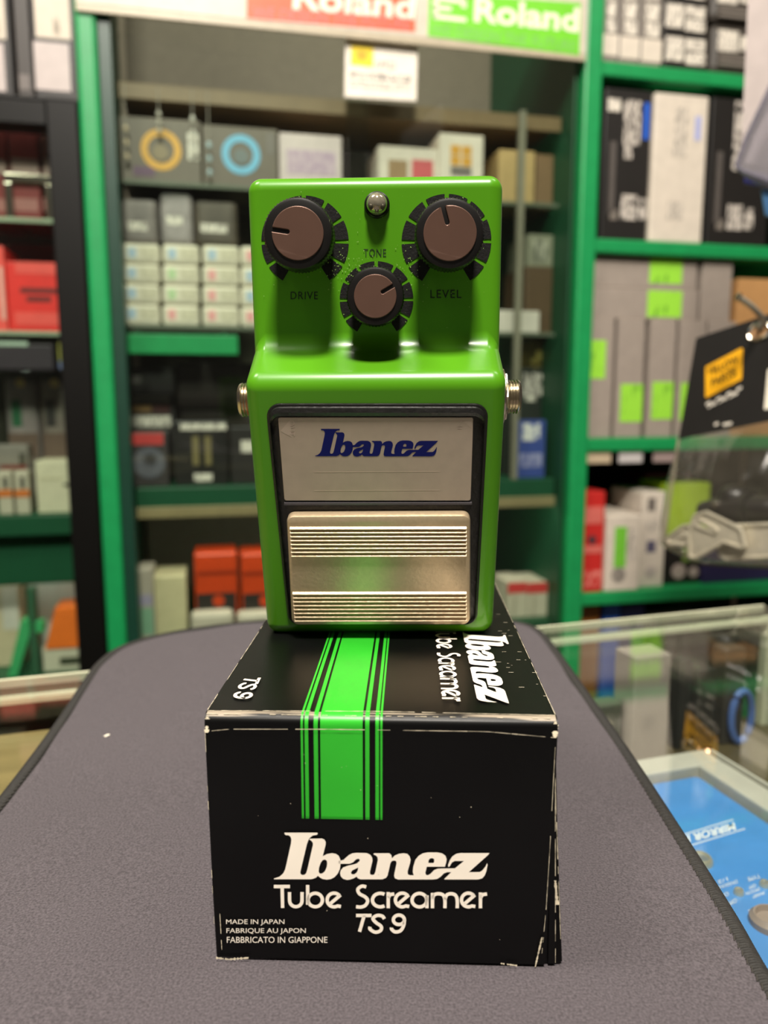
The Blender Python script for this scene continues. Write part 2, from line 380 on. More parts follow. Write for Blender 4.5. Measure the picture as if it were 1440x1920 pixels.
# stickers and card of the header and door
hp = fplane(-.0114)
def px_quad(pl, px, r=0, n=3):
    q = [pl.hit(*p) for p in px]; return round_poly(q, r, n) if r else q
WHT = mat('print_white', (238, 230, 212), .5)
def sticker(name, label, pl, px, m, cat='sticker', t=.0006, r=0):
    q = px_quad(pl, px, r); vs, fs = slab_geo(pl, q, -.0002, t); o = mesh(name, vs, fs, m, None); tag(o, label, cat); return o
RED_S = mat('sticker_orange_red', (228, 92, 52), .5); GRN_S = mat('sticker_lime', (112, 204, 32), .5)
s1 = sticker('brand_sticker', 'orange-red sticker with white brand lettering on the white header board', hp, [(462,34),(778,60),(780,-12),(463,-42)], RED_S)
s2 = sticker('brand_sticker', 'lime green sticker with white brand lettering on the white header board', hp, [(802,68),(1086,104),(1089,6),(805,-14)], GRN_S)
RB = text_geo('Roland', bold=.03)
SP = {}
for s, pts, blue, q in ((s1, ((548,18),(776,38),(552,-32)), (206, 104, 98), ((472,36),(768,57),(474,12))), (s2, ((888,42),(1084,62),(890,-6)), (120, 190, 88), ((806,66),(1078,98),(808,44)))):
    put('brand_lettering', hp, RB, affine(*[hp.hit(*p) for p in pts]), .0009, WHT, s)
    put('slogan_lettering', hp, text_geo('WE DESIGN THE FUTURE', bold=.02), affine(*[hp.hit(*p) for p in q]), .0009, mat('slogan%d' % blue[0], blue, .5), s)
# emblem left of the lettering on the lime sticker
g = []
for i, (dx0, dx1) in enumerate(((0, 1), (.0, .55), (.0, 1))):
    y = 34-i*17
    g.append(([hp.hit(812+60*dx0, y+0+(812-802)*.12), hp.hit(812+62*dx1, y+8*dx1), hp.hit(812+62*dx1, y-8+8*dx1), hp.hit(812+60*dx0, y-8)], [[0,1,2,3]]))
g.append(([hp.hit(812,36), hp.hit(822,37), hp.hit(822,-8), hp.hit(812,-9)], [[0,1,2,3]]))
g.append(([hp.hit(864,14), hp.hit(874,16), hp.hit(874,-2), hp.hit(864,-3)], [[0,1,2,3]]))
vs, fs = merge(g); mesh('brand_emblem', [hp.pt(a_, b_, .0009) for a_, b_ in vs], fs, WHT, s2)
dp = fplane(.0020)
card = sticker('notice_card', 'white notice card with yellow square taped to the cabinet glass', dp, [(646,182),(780,190),(783,84),(648,68)], mat('card_white', (236, 228, 214), .5), 'card', t=.0012)
yq = px_quad(dp, [(657,122),(699,127),(700,88),(658,83)])
o = slab('logo_square', dp, yq, .0012, .0016, mat('card_yellow', (236, 208, 20), .5), card)
slab('logo_mark', dp, px_quad(dp, [(668,112),(686,114),(688,98),(670,95)], .004), .0016, .0019, mat('card_yellow_dark', (196, 160, 12), .5), o)
for q in ([(704,128),(742,132),(742,117),(704,113)],): slab('print_line', dp, px_quad(dp, q), .0012, .0015, print_mat('card_print', (230, 222, 208), (120, 112, 108), 500), card)
for y in (134, 151, 159): slab('print_line', dp, px_quad(dp, [(656,y+(11 if y<140 else 4)),(770,y+(23 if y<140 else 13)),(770,y+9),(656,y)]), .0012, .0015, MATS['card_print'], card)

# ------------------------------------------------------------------ black cabinet at the left
uL0 = uPL-.52
lcab = root('display_cabinet', 'black-framed glass cabinet with red boxes beside the green post', 'cabinet', S((uL0+uPL-.02)/2, .17, 0), PSI)
zt_, zb_ = fp(80, 183)[1], fp(80, 236)[1]
bpart('post', uPL-.058, uPL-.018, -.004, .03, 0, zt_, BLACKM, lcab, .002)
bpart('post', uL0, uL0+.03, -.004, .03, 0, zt_, BLACKM, lcab, .002)
bpart('top_rail', uL0+.03, uPL-.058, -.004, .04, zb_, zt_-.006, BLACKM, lcab)
bpart('top_panel', uL0, uPL-.018, -.004, .40, zt_-.006, zt_, BLACKM, lcab)
bpart('back_panel', uL0+.01, uPL-.02, .36, .368, .02, zb_, mat('left_cabinet_back', (70, 62, 52), .7), lcab)
bpart('side_panel', uPL-.024, uPL-.02, .03, .36, .02, zb_, BLACKM, lcab)
ZL1 = fp(70, 412, .05)[1]; ZL2 = fp(70, 622, .05)[1]; ZL3 = fp(100, 962, .05)[1]; ZL4 = fp(120, 1262, .05)[1]
for z, m, t in ((ZL1, GL, .006), (ZL2, GL, .006)):
    bpart('shelf_board', uL0+.03, uPL-.03, .045, .35, z-t, z, m, lcab, .0006); bpart('shelf_edge', uL0+.03, uPL-.06, .042, .045, z-t, z, mat('left_shelf_edge', (150, 166, 140), .3), lcab, .0006)
for z in (ZL3, ZL4): bpart('shelf_board', uL0+.03, uPL-.03, .03, .35, z-.03, z, DKGREEN, lcab)
strip(lcab, uL0+.05, uPL-.07, .062, ZL3-.0305, 18); strip(lcab, uL0+.05, uPL-.07, .046, zb_+.03, 7)
vs, fs = bevbox(uPL-.058-uL0-.03, .004, zb_-.1, .0004, 1); Mx = SM((uL0+.03+uPL-.058)/2, .004, .1)
mesh('glass_door', [Mx @ q for q in vs], fs, GL, lcab)

# ------------------------------------------------------------------ stock on the shelves
def carton(name, label, cat, px, v, d, m, base=None, group=None, prints=(), bev=.0018, topz=None, umax=None):
    x0, y0, x1, y1 = px; xm = (x0+x1)/2; ym = (y0+y1)/2
    u0 = fp(x0, ym, v)[0]; u1 = fp(x1, ym, v)[0]; z1 = fp(xm, y0, v)[1]; z0 = fp(xm, y1, v)[1] if base is None else base
    if topz is not None: z1 = topz
    if umax is not None: u1 = min(u1, umax)
    L = S((u0+u1)/2, v, z0)
    vs, fs = bevbox(u1-u0, d, z1-z0, bev, 2); Mx = SM((u0+u1)/2, v, z0)
    o = mesh(name, [Mx @ q for q in vs], fs, m, None, loc=L, rz=PSI); tag(o, label, cat, group)
    pl = fplane(v)
    for pr in prints:
        nm, shp, mm = pr[:3]
        if shp[0] == 'ring':
            _, cx, cy, ro, ri = shp; c = pl.hit(cx, cy); k = abs(pl.hit(cx+10, cy)[0]-c[0])/10; n = 28
            R = [[(c[0]+r*k*math.cos(2*math.pi*i/n), c[1]+r*k*math.sin(2*math.pi*i/n)) for i in range(n)] for r in (ro, ri)]
            vv = [pl.pt(a_, b_, .0006) for a_, b_ in R[0]+R[1]]; ff = [[i, (i+1) % n, n+(i+1) % n, n+i] for i in range(n)]
            mesh(nm, vv, ff, mm, o)
        elif shp[0] == 'disc':
            _, cx, cy, ro = shp; c = pl.hit(cx, cy); k = abs(pl.hit(cx+10, cy)[0]-c[0])/10; n = 20
            slab(nm, pl, [(c[0]+ro*k*math.cos(2*math.pi*i/n), c[1]+ro*k*math.sin(2*math.pi*i/n)) for i in range(n)], -.0002, .0012, mm, o)
        else:
            a0, b0, a1, b1 = shp; p0 = pl.hit(a0, (b0+b1)/2); p1 = pl.hit(a1, (b0+b1)/2)
            zt = pl.hit((a0+a1)/2, b0)[1]; zb = pl.hit((a0+a1)/2, b1)[1]
            slab(nm, pl, [(p0[0], zb), (p1[0], zb), (p1[0], zt), (p0[0], zt)], -.0002, .0005 if len(pr) < 4 else pr[3], mm, o)
    return o
BLK = mat('black_card', (30, 27, 25), .45); WCARD = mat('white_card', (216, 205, 190), .55); GREYB = mat('grey_card', (158, 146, 136), .6)
LIME = mat('lime_sticker', (158, 226, 66), .55); LIMEP = print_mat('lime_ticket', (158, 226, 66), (110, 176, 50), 90, thr=.62)
WPR = print_mat('white_print', (40, 36, 34), (205, 196, 186), 220, thr=.47); LPR = print_mat('label_print', (228, 220, 206), (150, 142, 134), 260, thr=.56)
BLUEP = mat('blue_print', (30, 92, 200), .5); GREYP = mat('grey_print', (110, 102, 96), .5); SILVERB = mat('silver_grey_card', (128, 120, 112), .5)
# top shelf
for i, (a, b) in enumerate(((1129,1160),(1162,1200),(1202,1242))):
    carton('slim_carton', ['slim grey carton with white base label next to the green post', 'slim grey carton with white base label between two alike', 'slim grey carton with white base label beside stacked dark boxes'][i], 'box', (a, -45, b, 113), .006, .12, SILVERB, ZA, 'slim grey cartons on the top shelf',
        [('base_label', (a+1, 64+i*5, b-1, 104+i*6), WCARD), ('lettering', (a+9, 35+i*4, b-6, 60+i*5), LPR), ('lettering', (a+9, 4+i*2, b-6, 32+i*4), LPR), ('lettering', (a+9, -28, b-6, 0), LPR)])
zz = ZA; 
for i, (y0, y1) in enumerate(((64,130),(2,64),(-60,2))):
    o = carton('small_carton', ['black carton with two white labels at the foot of its stack', 'black carton with two white labels in the middle of its stack', 'black carton with two white labels on top of its stack'][i], 'box', (1245, y0, 1324, y1), .006, .12, BLK, zz, 'stacked black cartons on the top shelf',
        [('label', (1248, y0+5, 1282, y0+50), LPR), ('lettering', (1285, y0+10, 1322, y0+32), LPR), ('lettering', (1285, y0+35, 1322, y0+58), LPR)])
    zz = fp(1284, y0, .006)[1]
zz = ZA
for i, (y0, y1) in enumerate(((45,136),(-45,45))):
    carton('gear_case', ['dark rounded case with white label resting on the top shelf board', 'dark rounded case with white label stacked on a like case'][i], 'case', (1332, y0, 1425, y1), .008, .13, mat('dark_case', (62, 56, 50), .5), zz, 'dark rounded cases on the top shelf',
        [('label', (1346, y0+12, 1384, y0+52), LPR), ('label', (1388, y0+24, 1418, y0+52), LPR), ('ridge', (1346, y0+64, 1420, y0+70), SILVERB, .003), ('ridge', (1346, y0+75, 1420, y0+81), SILVERB, .003)], bev=.012)
    zz = fp(1378, y0, .008)[1]
# second shelf
for i, (a, b, y0) in enumerate(((1131,1218,167),(1330,1446,186))):
    k = y0-167
    carton('tall_carton', ['tall black carton with white print and blue tab next to the green post', 'tall black carton with white print and red tab right of the white one'][i], 'box', (a, y0, b, 445), .01, .2, BLK, ZB, 'tall cartons on the second shelf',
        ([('icon', (a+9, 185+k, a+33, 209+k), LPR), ('title', (a+39, 188+k, a+70, 272+k), WPR), ('title', (a+39, 272+k, a+54, 298+k), WPR)] if i == 0 else [('title', (a+46, 190, a+62, 320), WPR), ('title', (a+64, 192, a+74, 280), WPR)])+[ ('tab', (a+76, 193+k, a+86, 262+k), BLUEP if i == 0 else mat('lime_tab', (150, 190, 90), .5)),
         ('rule', (a+11, 265+k, a+22, 400+k), mat('dim_grey_print', (86, 80, 76), .5)), ('print', (a+33, 365+k, a+62, 412+k), WPR), ('print', (a+66, 372+k, a+82, 412+k), WPR), ('icon', (a+12, 392+k, a+26, 412+k), mat('dim_print2', (120, 112, 104), .5))])
carton('tall_carton', 'tall white carton with grey print between two black cartons', 'box', (1223, 176, 1323, 446), .004, .2, WCARD, ZB, 'tall cartons on the second shelf',
    [('title', (1264, 202, 1288, 295), print_mat('grey_on_white', (214, 204, 190), (168, 160, 150), 220)), ('tab', (1303, 218, 1314, 264), mat('pale_blue_tab', (170, 176, 220), .5)), ('print', (1250, 378, 1280, 412), MATS['grey_on_white'])], bev=.003)
# third shelf
ztop = fp(1200, 599, .008)[1]
for i, (a, b) in enumerate(((1102.5,1149),(1156,1206),(1216,1264),(1271,1320),(1324,1375))):
    st = {0: (1104.5, 638, 1135, 710), 1: (1163, 720, 1204, 791), 2: (1222, 716, 1261, 786), 3: (1275, 718, 1312, 788)}.get(i)
    carton('upright_carton', ['grey upright carton with high lime sticker against the green post', 'grey upright carton with low lime sticker second from the green post', 'grey upright carton with low lime sticker third from the green post', 'grey upright carton with low lime sticker partly behind the black header card', 'plain grey upright carton behind the black header card'][i], 'box', (a, 599, b, 823), .008, .22, GREYB, ZCc, 'grey upright cartons on the third shelf',
        [('sticker', st, LIMEP)] if st else [], topz=ztop)
carton('flat_carton', 'grey flat carton with lime sticker lying on the upright cartons', 'box', (1111, 541, 1309, 599), .012, .2, GREYB, ztop, 'grey flat cartons', topz=None, prints=[('sticker', (1214, 545, 1278, 595), LIMEP)])
zt2 = fp(1210, 541, .012)[1]
carton('flat_carton', 'grey flat carton with lime sticker on top of a flat carton', 'box', (1114, 482.5, 1308, 541), .014, .2, GREYB, zt2, 'grey flat cartons', [('sticker', (1218, 485, 1279, 532), LIMEP)])
carton('upright_carton', 'small plain grey carton standing beside the two flat cartons', 'box', (1316, 478, 1372, 599), .012, .2, GREYB, ztop, topz=ZB-.0225)
carton('cardboard_box', 'brown cardboard box behind the chrome hook', 'box', (1383, 523, 1470, 601), .012, .2, mat('kraft', (190, 142, 88), .75), ZCc)
# tickets under the third shelf
for i, (a, b, c) in enumerate(((1102,1148,(200,180,150)),(1163,1207,(204,198,196)),(1228,1272,(160,140,136)))):
    u0, u1 = fp(a, 857)[0], fp(b, 857)[0]; zt_t = ZCc-.0215; zb_t = fp(1180, 868)[1]
    o = wbox('price_ticket', SM((u0+u1)/2, .004, zb_t), u1-u0, .002, zt_t-zb_t, mat('ticket%d' % i, c, .6), None, .0004, 1, loc=S((u0+u1)/2, .004, zb_t), rz=PSI)
    tag(o, ['cream price ticket hanging under the shelf next to the green post', 'white price ticket hanging under the green shelf board', 'pinkish price ticket hanging under the shelf behind the bag'][i], 'ticket')
# fourth shelf
REDB = mat('red_card', (198, 40, 36), .5); PINKR = mat('faded_red_print', (214, 108, 98), .5)
carton('red_carton', 'narrow red carton with pale bands next to the green post', 'box', (1092, 922, 1132, 1108), .006, .16, REDB, ZD, None,
    [('band', (1094, 950, 1130, 982), PINKR), ('emblem', ('disc', 1110, 1012, 8), mat('dark_emblem', (84, 50, 56), .5)), ('band', (1094, 1023, 1130, 1037), PINKR), ('print', (1095, 1070, 1129, 1100), print_mat('red_print', (198, 40, 36), (226, 130, 120), 220))])
carton('white_carton', 'short white carton with green stripe and round speaker picture', 'box', (1136.5, 966, 1200, 1110), .001, .12, WCARD, ZD, None,
    [('stripe', (1152, 988, 1174, 1064), mat('bright_green_print', (120, 202, 60), .5)), ('speaker_picture', ('disc', 1159, 1077, 13), mat('grey_disc', (150, 142, 134), .5)), ('speaker_picture', ('disc', 1159, 1079, 6), WCARD), ('print', (1176, 990, 1192, 1050), MATS['grey_on_white'])], bev=.003)
carton('white_carton', 'tall narrow white carton with small dark square on it', 'box', (1201, 923, 1247, 1096), .02, .11, WCARD, ZD, None,
    [('picture', (1212, 1014, 1229, 1036), mat('slate_print', (92, 88, 110), .5)), ('print', (1215, 934, 1229, 958), GREYP), ('print', (1212, 976, 1232, 996), MATS['grey_on_white']), ('picture', ('disc', 1219, 1072, 10), mat('pale_disc', (186, 176, 168), .5))])
carton('grey_carton', 'low grey carton standing behind the short white carton', 'box', (1139, 926, 1197, 1090), .14, .1, mat('smoke_card', (92, 86, 80), .6), ZD)
o = carton('lime_carton', 'black carton with lime top half behind the clear bag', 'box', (1248, 1004, 1314, 1090), .03, .095, BLK, ZD, None,
    [('dial_picture', ('disc', 1272, 1071, 13), mat('dial_grey', (176, 160, 152), .5)), ('dial_picture', ('disc', 1300, 1072, 9), MATS['dial_grey']), ('green_panel', (1280, 1022, 1307, 1052), mat('leaf_print', (128, 158, 66), .5))])
carton('lime_carton', 'bright lime carton resting on the black carton behind the bag', 'box', (1250, 906, 1330, 1004), .032, .095, mat('lime_card', (172, 206, 40), .5), fp(1281, 1004, .03)[1])
carton('navy_carton', 'dark navy blue carton below the clear bag of parts', 'box', (1320, 1026, 1470, 1090), .02, .16, mat('navy_card', (44, 36, 78), .5), ZD)
carton('red_strip_box', 'red edged box lying deep in the dark shelf', 'box', (1205, 886, 1290, 1060), .22, .08, mat('deep_red', (130, 40, 40), .5), ZD)
# lowest visible shelf
for i, (a, b, y, c) in enumerate(((1084,1122,1138,(150, 92, 30)),(1128,1160,1134,(40, 92, 190)),(1162,1205,1136,(36, 44, 110)),(1210,1290,1145,(50, 46, 44)))):
    carton('low_carton', ['orange-brown carton under the lowest green shelf board', 'bright blue carton under the lowest green shelf board', 'navy carton beside a bright blue one under the lowest board', 'black carton at the end of the lowest row'][i], 'box', (a, y, b, 1300), .03, .14, mat('low%d' % i, c, .5), ZE)

USIDE = uPR-.0125                                          # inner face of the cabinet side
# middle cabinet, upper row
GB = mat('grey_brown_card', (104, 94, 82), .5)
carton('ring_carton', 'grey-brown carton with orange ring emblem on the glass shelf', 'box', (226, 222, 377, 338), .06, .1, GB, Z1, 'ring emblem cartons', [('ring_emblem', ('ring', 302, 281, 38, 25), mat('orange_ring', (214, 160, 60), .5)), ('portrait_mark', ('disc', 301, 286, 15), mat('ring_mark', (132, 116, 88), .5)), ('print', (352, 250, 372, 300), LPR), ('tab', (250, 312, 290, 330), mat('violet_tab', (96, 66, 92), .5))])
carton('ring_carton', 'grey-brown carton with sky-blue ring emblem on the glass shelf', 'box', (380, 238, 521, 345), .06, .1, GB, Z1, 'ring emblem cartons', [('ring_emblem', ('ring', 452, 290, 36, 23), mat('blue_ring', (110, 180, 214), .5)), ('portrait_mark', ('disc', 452, 294, 14), mat('ring_mark_blue', (104, 112, 112), .5)), ('print', (500, 250, 514, 290), GREYP)])
carton('lilac_carton', 'pale lilac carton with faint print on the glass shelf', 'box', (524, 252, 641, 352), .06, .1, mat('pale_lilac', (206, 190, 188), .5), Z1, None, [('print', (538, 282, 630, 328), print_mat('lilac_print', (196, 172, 186), (176, 150, 172), 200))])
carton('framed_carton', 'white-bordered carton with tan and red panels on the glass shelf', 'box', (710, 276, 822, 358), .06, .1, WCARD, Z1, None, [('panel', (728, 300, 764, 350), mat('tan_panel', (150, 120, 84), .5)), ('panel', (772, 300, 812, 350), mat('rose_panel', (196, 84, 88), .5))])
carton('framed_carton', 'white-bordered carton with four orange squares on the glass shelf', 'box', (824, 252, 906, 362), .055, .1, WCARD, Z1, None, [('square', (845, 272, 863, 290), mat('amber_panel', (206, 150, 50), .5)), ('square', (866, 274, 884, 292), MATS['amber_panel']), ('square', (845, 292, 863, 310), MATS['amber_panel']), ('square', (866, 294, 884, 312), MATS['amber_panel']), ('panel', (845, 313, 884, 330), GREYP)])
carton('kraft_carton', 'tan cardboard carton at the end of the glass shelf', 'box', (935, 282, 1003, 372), .07, .1, mat('tan_card', (176, 148, 98), .7), Z1)
carton('kraft_carton', 'dull brown carton beside the tan one near the green side panel', 'box', (1005, 290, 1052, 372), .08, .1, mat('brown_card', (124, 96, 66), .7), Z1, umax=USIDE)
carton('dark_carton', 'dark grey carton standing behind the ring emblem cartons', 'box', (300, 196, 520, 330), .22, .1, mat('teal_dark', (52, 64, 58), .5), Z1, topz=Z0s-.014)
carton('dark_carton', 'dark carton standing behind the white-bordered cartons', 'box', (560, 205, 860, 340), .24, .1, mat('dusk_card', (70, 66, 58), .5), Z1, topz=Z0s-.012)
for i, (x, y0, y1) in enumerate(((236, 200, 300), (299, 186, 252), (362, 205, 282), (391, 196, 330))):
    u = fp(x, 250, .0464)[0]; zb = fp(x, y1, .0464)[1]; zt = Z0s-.004
    pr_ = root('hanging_charm', ['cream beaded charm hanging next to the post', 'pale short charm hanging over the orange ring', 'white charm hanging between the two ring emblems', 'pale blue beaded charm hanging left of the blue ring'][i], 'charm', S(u, .0464, zb), PSI, 'charms hanging in the cabinet')
    cm = mat('charm%d' % i, ((196, 178, 150), (176, 168, 156), (206, 200, 190), (170, 190, 196))[i], .35)
    wbox('cord', SM(u, .0460, zb+.004), .0012, .0012, zt-zb-.004, mat('charm_cord', (150, 142, 130), .5), pr_, .0003, 1)
    for k in range(3):
        c = S(u, .0464, zb+.005+k*(.011 if i == 1 else .019)); vs, fs = lathe(c, Vector((0, 0, 1)), SU, SV, [(.0008, -.005), (.0032, -.003), (.0036, 0), (.0032, .003), (.0008, .005)], 12); mesh('bead', vs, fs, cm, pr_, True)
# string packs: a wall of little white boxes
cols = ((229,300),(304,374),(379,449),(451,522)); rows = ((570,605),(532,568),(494,530),(456,492))
tabs = [['blue', 'rose', 'rose', 'rose'], ['blue', 'green', 'rose', 'blue'], ['blue', 'green', 'rose', 'blue'], ['blue', 'blue', 'blue', 'rose']]
tcol = {'blue': (166, 188, 206), 'green': (178, 204, 156), 'rose': (228, 160, 158)}
place = {0: 'bottom', 1: 'second', 2: 'third', 3: 'top'}; cn = {0: 'the post end', 1: 'second column', 2: 'third column', 3: 'column behind the pedal'}
PACK = mat('cream_pack', (220, 212, 192), .5)
for ci, (a, b) in enumerate(cols):
    zz = Z2s
    for ri, (y0, y1) in enumerate(rows):
        t = tabs[ri][ci]
        carton('string_pack', 'small cream string pack with pale %s tab, %s row, %s' % (t, place[ri], cn[ci]), 'box', (a, y0+ci*2, b, y1+ci*2), .055, .07, PACK, zz, 'cream string packs in the glass cabinet',
            [('tab', (a+11, y0+ci*2+8, a+26, y0+ci*2+27), mat('tab_'+t, tcol[t], .5)), ('print', (a+34, y0+ci*2+7, b-6, y0+ci*2+28), print_mat('pack_print', (206, 198, 174), (180, 172, 148), 200, thr=.55))], bev=.0055)
        zz = fp((a+b)/2, y0+ci*2, .055)[1]
FILM = plastic_film('clear_film', (.86, .86, .86), .20, (190, 180, 170))
# bagged packs on top of the string packs
zz = fp(264, 456, .055)[1]
for i, (a, b, y0, y1, c) in enumerate(((228,296,372,452,(126,118,114)),(300,362,362,454,(150,142,140)),(364,446,376,458,(84,76,66)))):
    carton('parts_pack', ['grey bagged pack resting on string packs next to the post', 'pale grey bagged pack between two others on the string packs', 'dark brown pack resting on the string packs beside the pedal'][i], 'pack', (a, y0, b, y1), .062, .05, mat('pack%d' % i, c, .35, vary=.3, scale=40), zz-.0004, 'bagged packs on the string packs', [('label', (a+12, y0+44, b-20, y0+60), LPR)], bev=.008)
    zz = fp((cols[min(i+1, 2)][0]+cols[min(i+1, 2)][1])/2, 456+2*min(i+1, 2), .055)[1]
# right end of the cabinet beyond the pedal
zq = Z2s
for nm, lb, px, c in (('olive_carton', 'olive carton standing on the cabinet shelf beyond the pedal', (985, 500, 1048, 625), (86, 66, 44)), ('white_tray', 'white tray end sticking out beside the pedal', (900, 582, 1012, 606), (206, 198, 186))):
    carton(nm, lb, 'box' if 'carton' in nm else 'tray', px, (.07 if 'carton' in nm else .056), (.1 if 'carton' in nm else .012), mat(nm, c, .5), zq, umax=USIDE)
carton('grey_carton', 'pale grey-green carton on top of the olive carton', 'box', (990, 440, 1050, 500), .072, .09, mat('grey_green', (132, 132, 112), .5), fp(1016, 500, .07)[1], None, [('print', (998, 450, 1028, 490), print_mat('gg_print', (110, 110, 96), (170, 168, 150), 90))], umax=USIDE)
for i, (px, c, lb) in enumerate((((950, 690, 1036, 912), (34, 40, 34), 'dark carton with white fleck beyond the pedal'), )):
    carton('dark_carton', lb, 'box', px, .10, .06, mat('nightcard', c, .5), Z3, None, [('lettering', (980, 700, 1016, 742), WPR), ('lettering', (986, 742, 1004, 752), LPR)], umax=USIDE)
carton('mustard_carton', 'mustard carton resting on a dark carton beyond the pedal', 'box', (996, 612, 1034, 690), .105, .05, mat('mustard', (128, 112, 52), .5), fp(993, 690, .10)[1], topz=Z2s-.008, umax=USIDE)
carton('blue_card_pack', 'blue and white card pack standing beyond the pedal jack', 'pack', (968, 788, 1022, 918), .05, .012, mat('pack_blue', (58, 76, 148), .5), Z3, None, [('white_emblem', (980, 794, 1012, 826), print_mat('cloud_print', (70, 88, 160), (226, 222, 220), 70, (1,1,1), .45)), ('print', (974, 850, 1016, 876), print_mat('blue_pr', (150, 150, 190), (90, 96, 160), 120))])
for i, (a, b) in enumerate(((952, 988), (989, 1026))):
    carton('red_top_carton', ['white carton with red top edge close to the pedal', 'white carton with red top edge close to the green panel'][i], 'box', (a, 1092, b, 1215), .05, .08, mat('bone_card', (198, 188, 168), .5), Z4, 'red-topped white cartons', [('red_top', (a, 1092, b, 1112), mat('coral', (206, 62, 60), .5)), ('spine_line', (a+10, 1116, a+14, 1155), mat('spine', (160, 150, 132), .5))])
# cabinet, third row
carton('dark_pack', 'dark pack with red band and round grey picture', 'box', (242, 810, 316, 912), .05, .08, mat('ash_black', (58, 52, 52), .5), Z3, None, [('red_band', (248, 812, 306, 834), mat('band_red', (190, 60, 58), .5)), ('round_picture', ('disc', 280, 868, 30), mat('slate_disc', (92, 92, 102), .5)), ('round_picture', ('disc', 282, 862, 12), mat('slate_dark', (62, 60, 66), .5))])
carton('black_pack', 'black pack with two pale figures and white word at its foot', 'box', (326, 790, 428, 912), .055, .08, BLK, Z3, None, [('header_label', (338, 794, 424, 806), LPR), ('figure', (361, 818, 373, 872), mat('figure_tan', (120, 108, 70), .5)), ('figure', (384, 818, 396, 872), MATS['figure_tan']), ('lettering', (364, 888, 398, 902), LPR)])
carton('black_pack', 'black pack half hidden behind the pedal jack', 'box', (432, 800, 520, 912), .06, .08, mat('pitch_card', (38, 34, 32), .5), Z3, None, [('label', (452, 826, 476, 848), LPR)])
for i, (a, b, y0, y1, c) in enumerate(((240, 262, 704, 722, 0), (242, 325, 745, 775, 1), (334, 425, 768, 790, 2))):
    px = (a, y0, b, 912) if False else (a, y0, b, y1)
zb3 = fp(290, 810, .13)[1]
carton('dark_carton', 'dark carton with pale labels behind the red-banded pack', 'box', (236, 690, 330, 912), .15, .08, mat('soot', (42, 38, 36), .5), Z3, None, [('label', (242, 704, 264, 718), mat('dull_label', (120, 112, 108), .5)), ('label', (246, 742, 318, 752), GREYP), ('label', (248, 760, 284, 772), mat('ochre_label', (164, 126, 76), .5)), ('label', (286, 758, 318, 774), mat('maroon_label', (92, 54, 50), .5)), ('label', (246, 780, 320, 800), LPR)])
carton('dark_carton', 'dark brown carton behind the pack with two pale figures', 'box', (335, 680, 520, 912), .17, .08, mat('umber', (48, 38, 32), .5), Z3, None, [('label', (340, 770, 420, 782), GREYP)])
# cabinet, bottom row
ORB = mat('orange_enamel', (190, 62, 24), .4)
for i, (a, b) in enumerate(((366, 447), (453, 534))):
    carton('orange_pedal_box', ['orange effects box with black foot panel in the cabinet', 'orange effects box mostly hidden by the green pedal'][i], 'effects box', (a, 1036, b, 1215), .06, .07, ORB, Z4, 'orange effects boxes in the cabinet', [('face_band', (a+3, 1070, b-3, 1078), mat('orange_dark', (140, 44, 20), .4)), ('control_panel', (a+4, 1112, b-4, 1182), mat('soot2', (40, 34, 30), .5)), ('knob', ('disc', a+44, 1126, 11), ORB)], bev=.004)
    carton('white_knob_tray', ['white tray of small knobs under the orange effects box', 'white tray end under the hidden orange effects box'][i], 'tray', (a-8, 1148, b-8, 1216), .031, .027, mat('ivory', (196, 186, 168), .5), Z4, None, [], bev=.01)
carton('cream_carton', 'cream carton standing beside the orange effects box', 'box', (291, 1080, 351, 1215), .055, .08, mat('cream_card', (196, 186, 148), .5), Z4)
carton('mint_pack', 'pale pack with mint and lilac patches next to the post', 'pack', (256, 1068, 289, 1215), .05, .06, mat('pale_pack', (172, 162, 148), .5), Z4, None, [('lilac_patch', (262, 1115, 286, 1135), mat('lilac2', (160, 152, 176), .5)), ('mint_patch', (262, 1140, 288, 1190), mat('mint', (128, 168, 140), .5))])

# left cabinet: black files on top
for i, (a, b) in enumerate(((-40, 20), (60, 142))):
    carton('label_carton', ['black carton with white labels mostly outside the picture edge', 'black carton with two white labels on the black cabinet by the post'][i], 'box', (a, -60, b, 183), .01, .14, BLK, zt_, 'labelled black cartons on the cabinet', [('label', (a+4, -40, b-12, 72), mat('warm_label', (202, 190, 172), .5)), ('label', (a+5, 80, b-11, 170), mat('cool_label', (184, 172, 168), .5)), ('barcode', (a+40, 36, b-30, 66), print_mat('barcode', (222, 210, 190), (160, 148, 132), 300, (6, 1, .2)))])
carton('label_carton', 'plain black carton between the two labelled cartons', 'box', (27, -60, 57, 183), .016, .14, mat('charcoal_card', (52, 46, 42), .5), zt_, None, [('label', (36, 140, 56, 168), mat('dim_label', (104, 96, 92), .5))])
DRED = mat('dark_red_card', (116, 30, 26), .5)
for i, (a, b) in enumerate(((-40, 13), (19, 74), (80, 128))):
    carton('dark_red_carton', ['dark red carton with pale foot cut by the picture edge', 'dark red carton with pale foot between two cartons', 'brownish red carton near the black post'][i], 'box', (a, 236, b, 415), .055, .12, DRED if i < 2 else mat('brown_red', (92, 46, 34), .5), ZL1, 'dark red cartons', [('pale_foot', (a+2, 298, b-2, 326), mat('pale_foot', (150, 126, 116), .5)), ('print', (a+2, 372, b-2, 396), mat('mute_rose', (150, 96, 90), .5))])
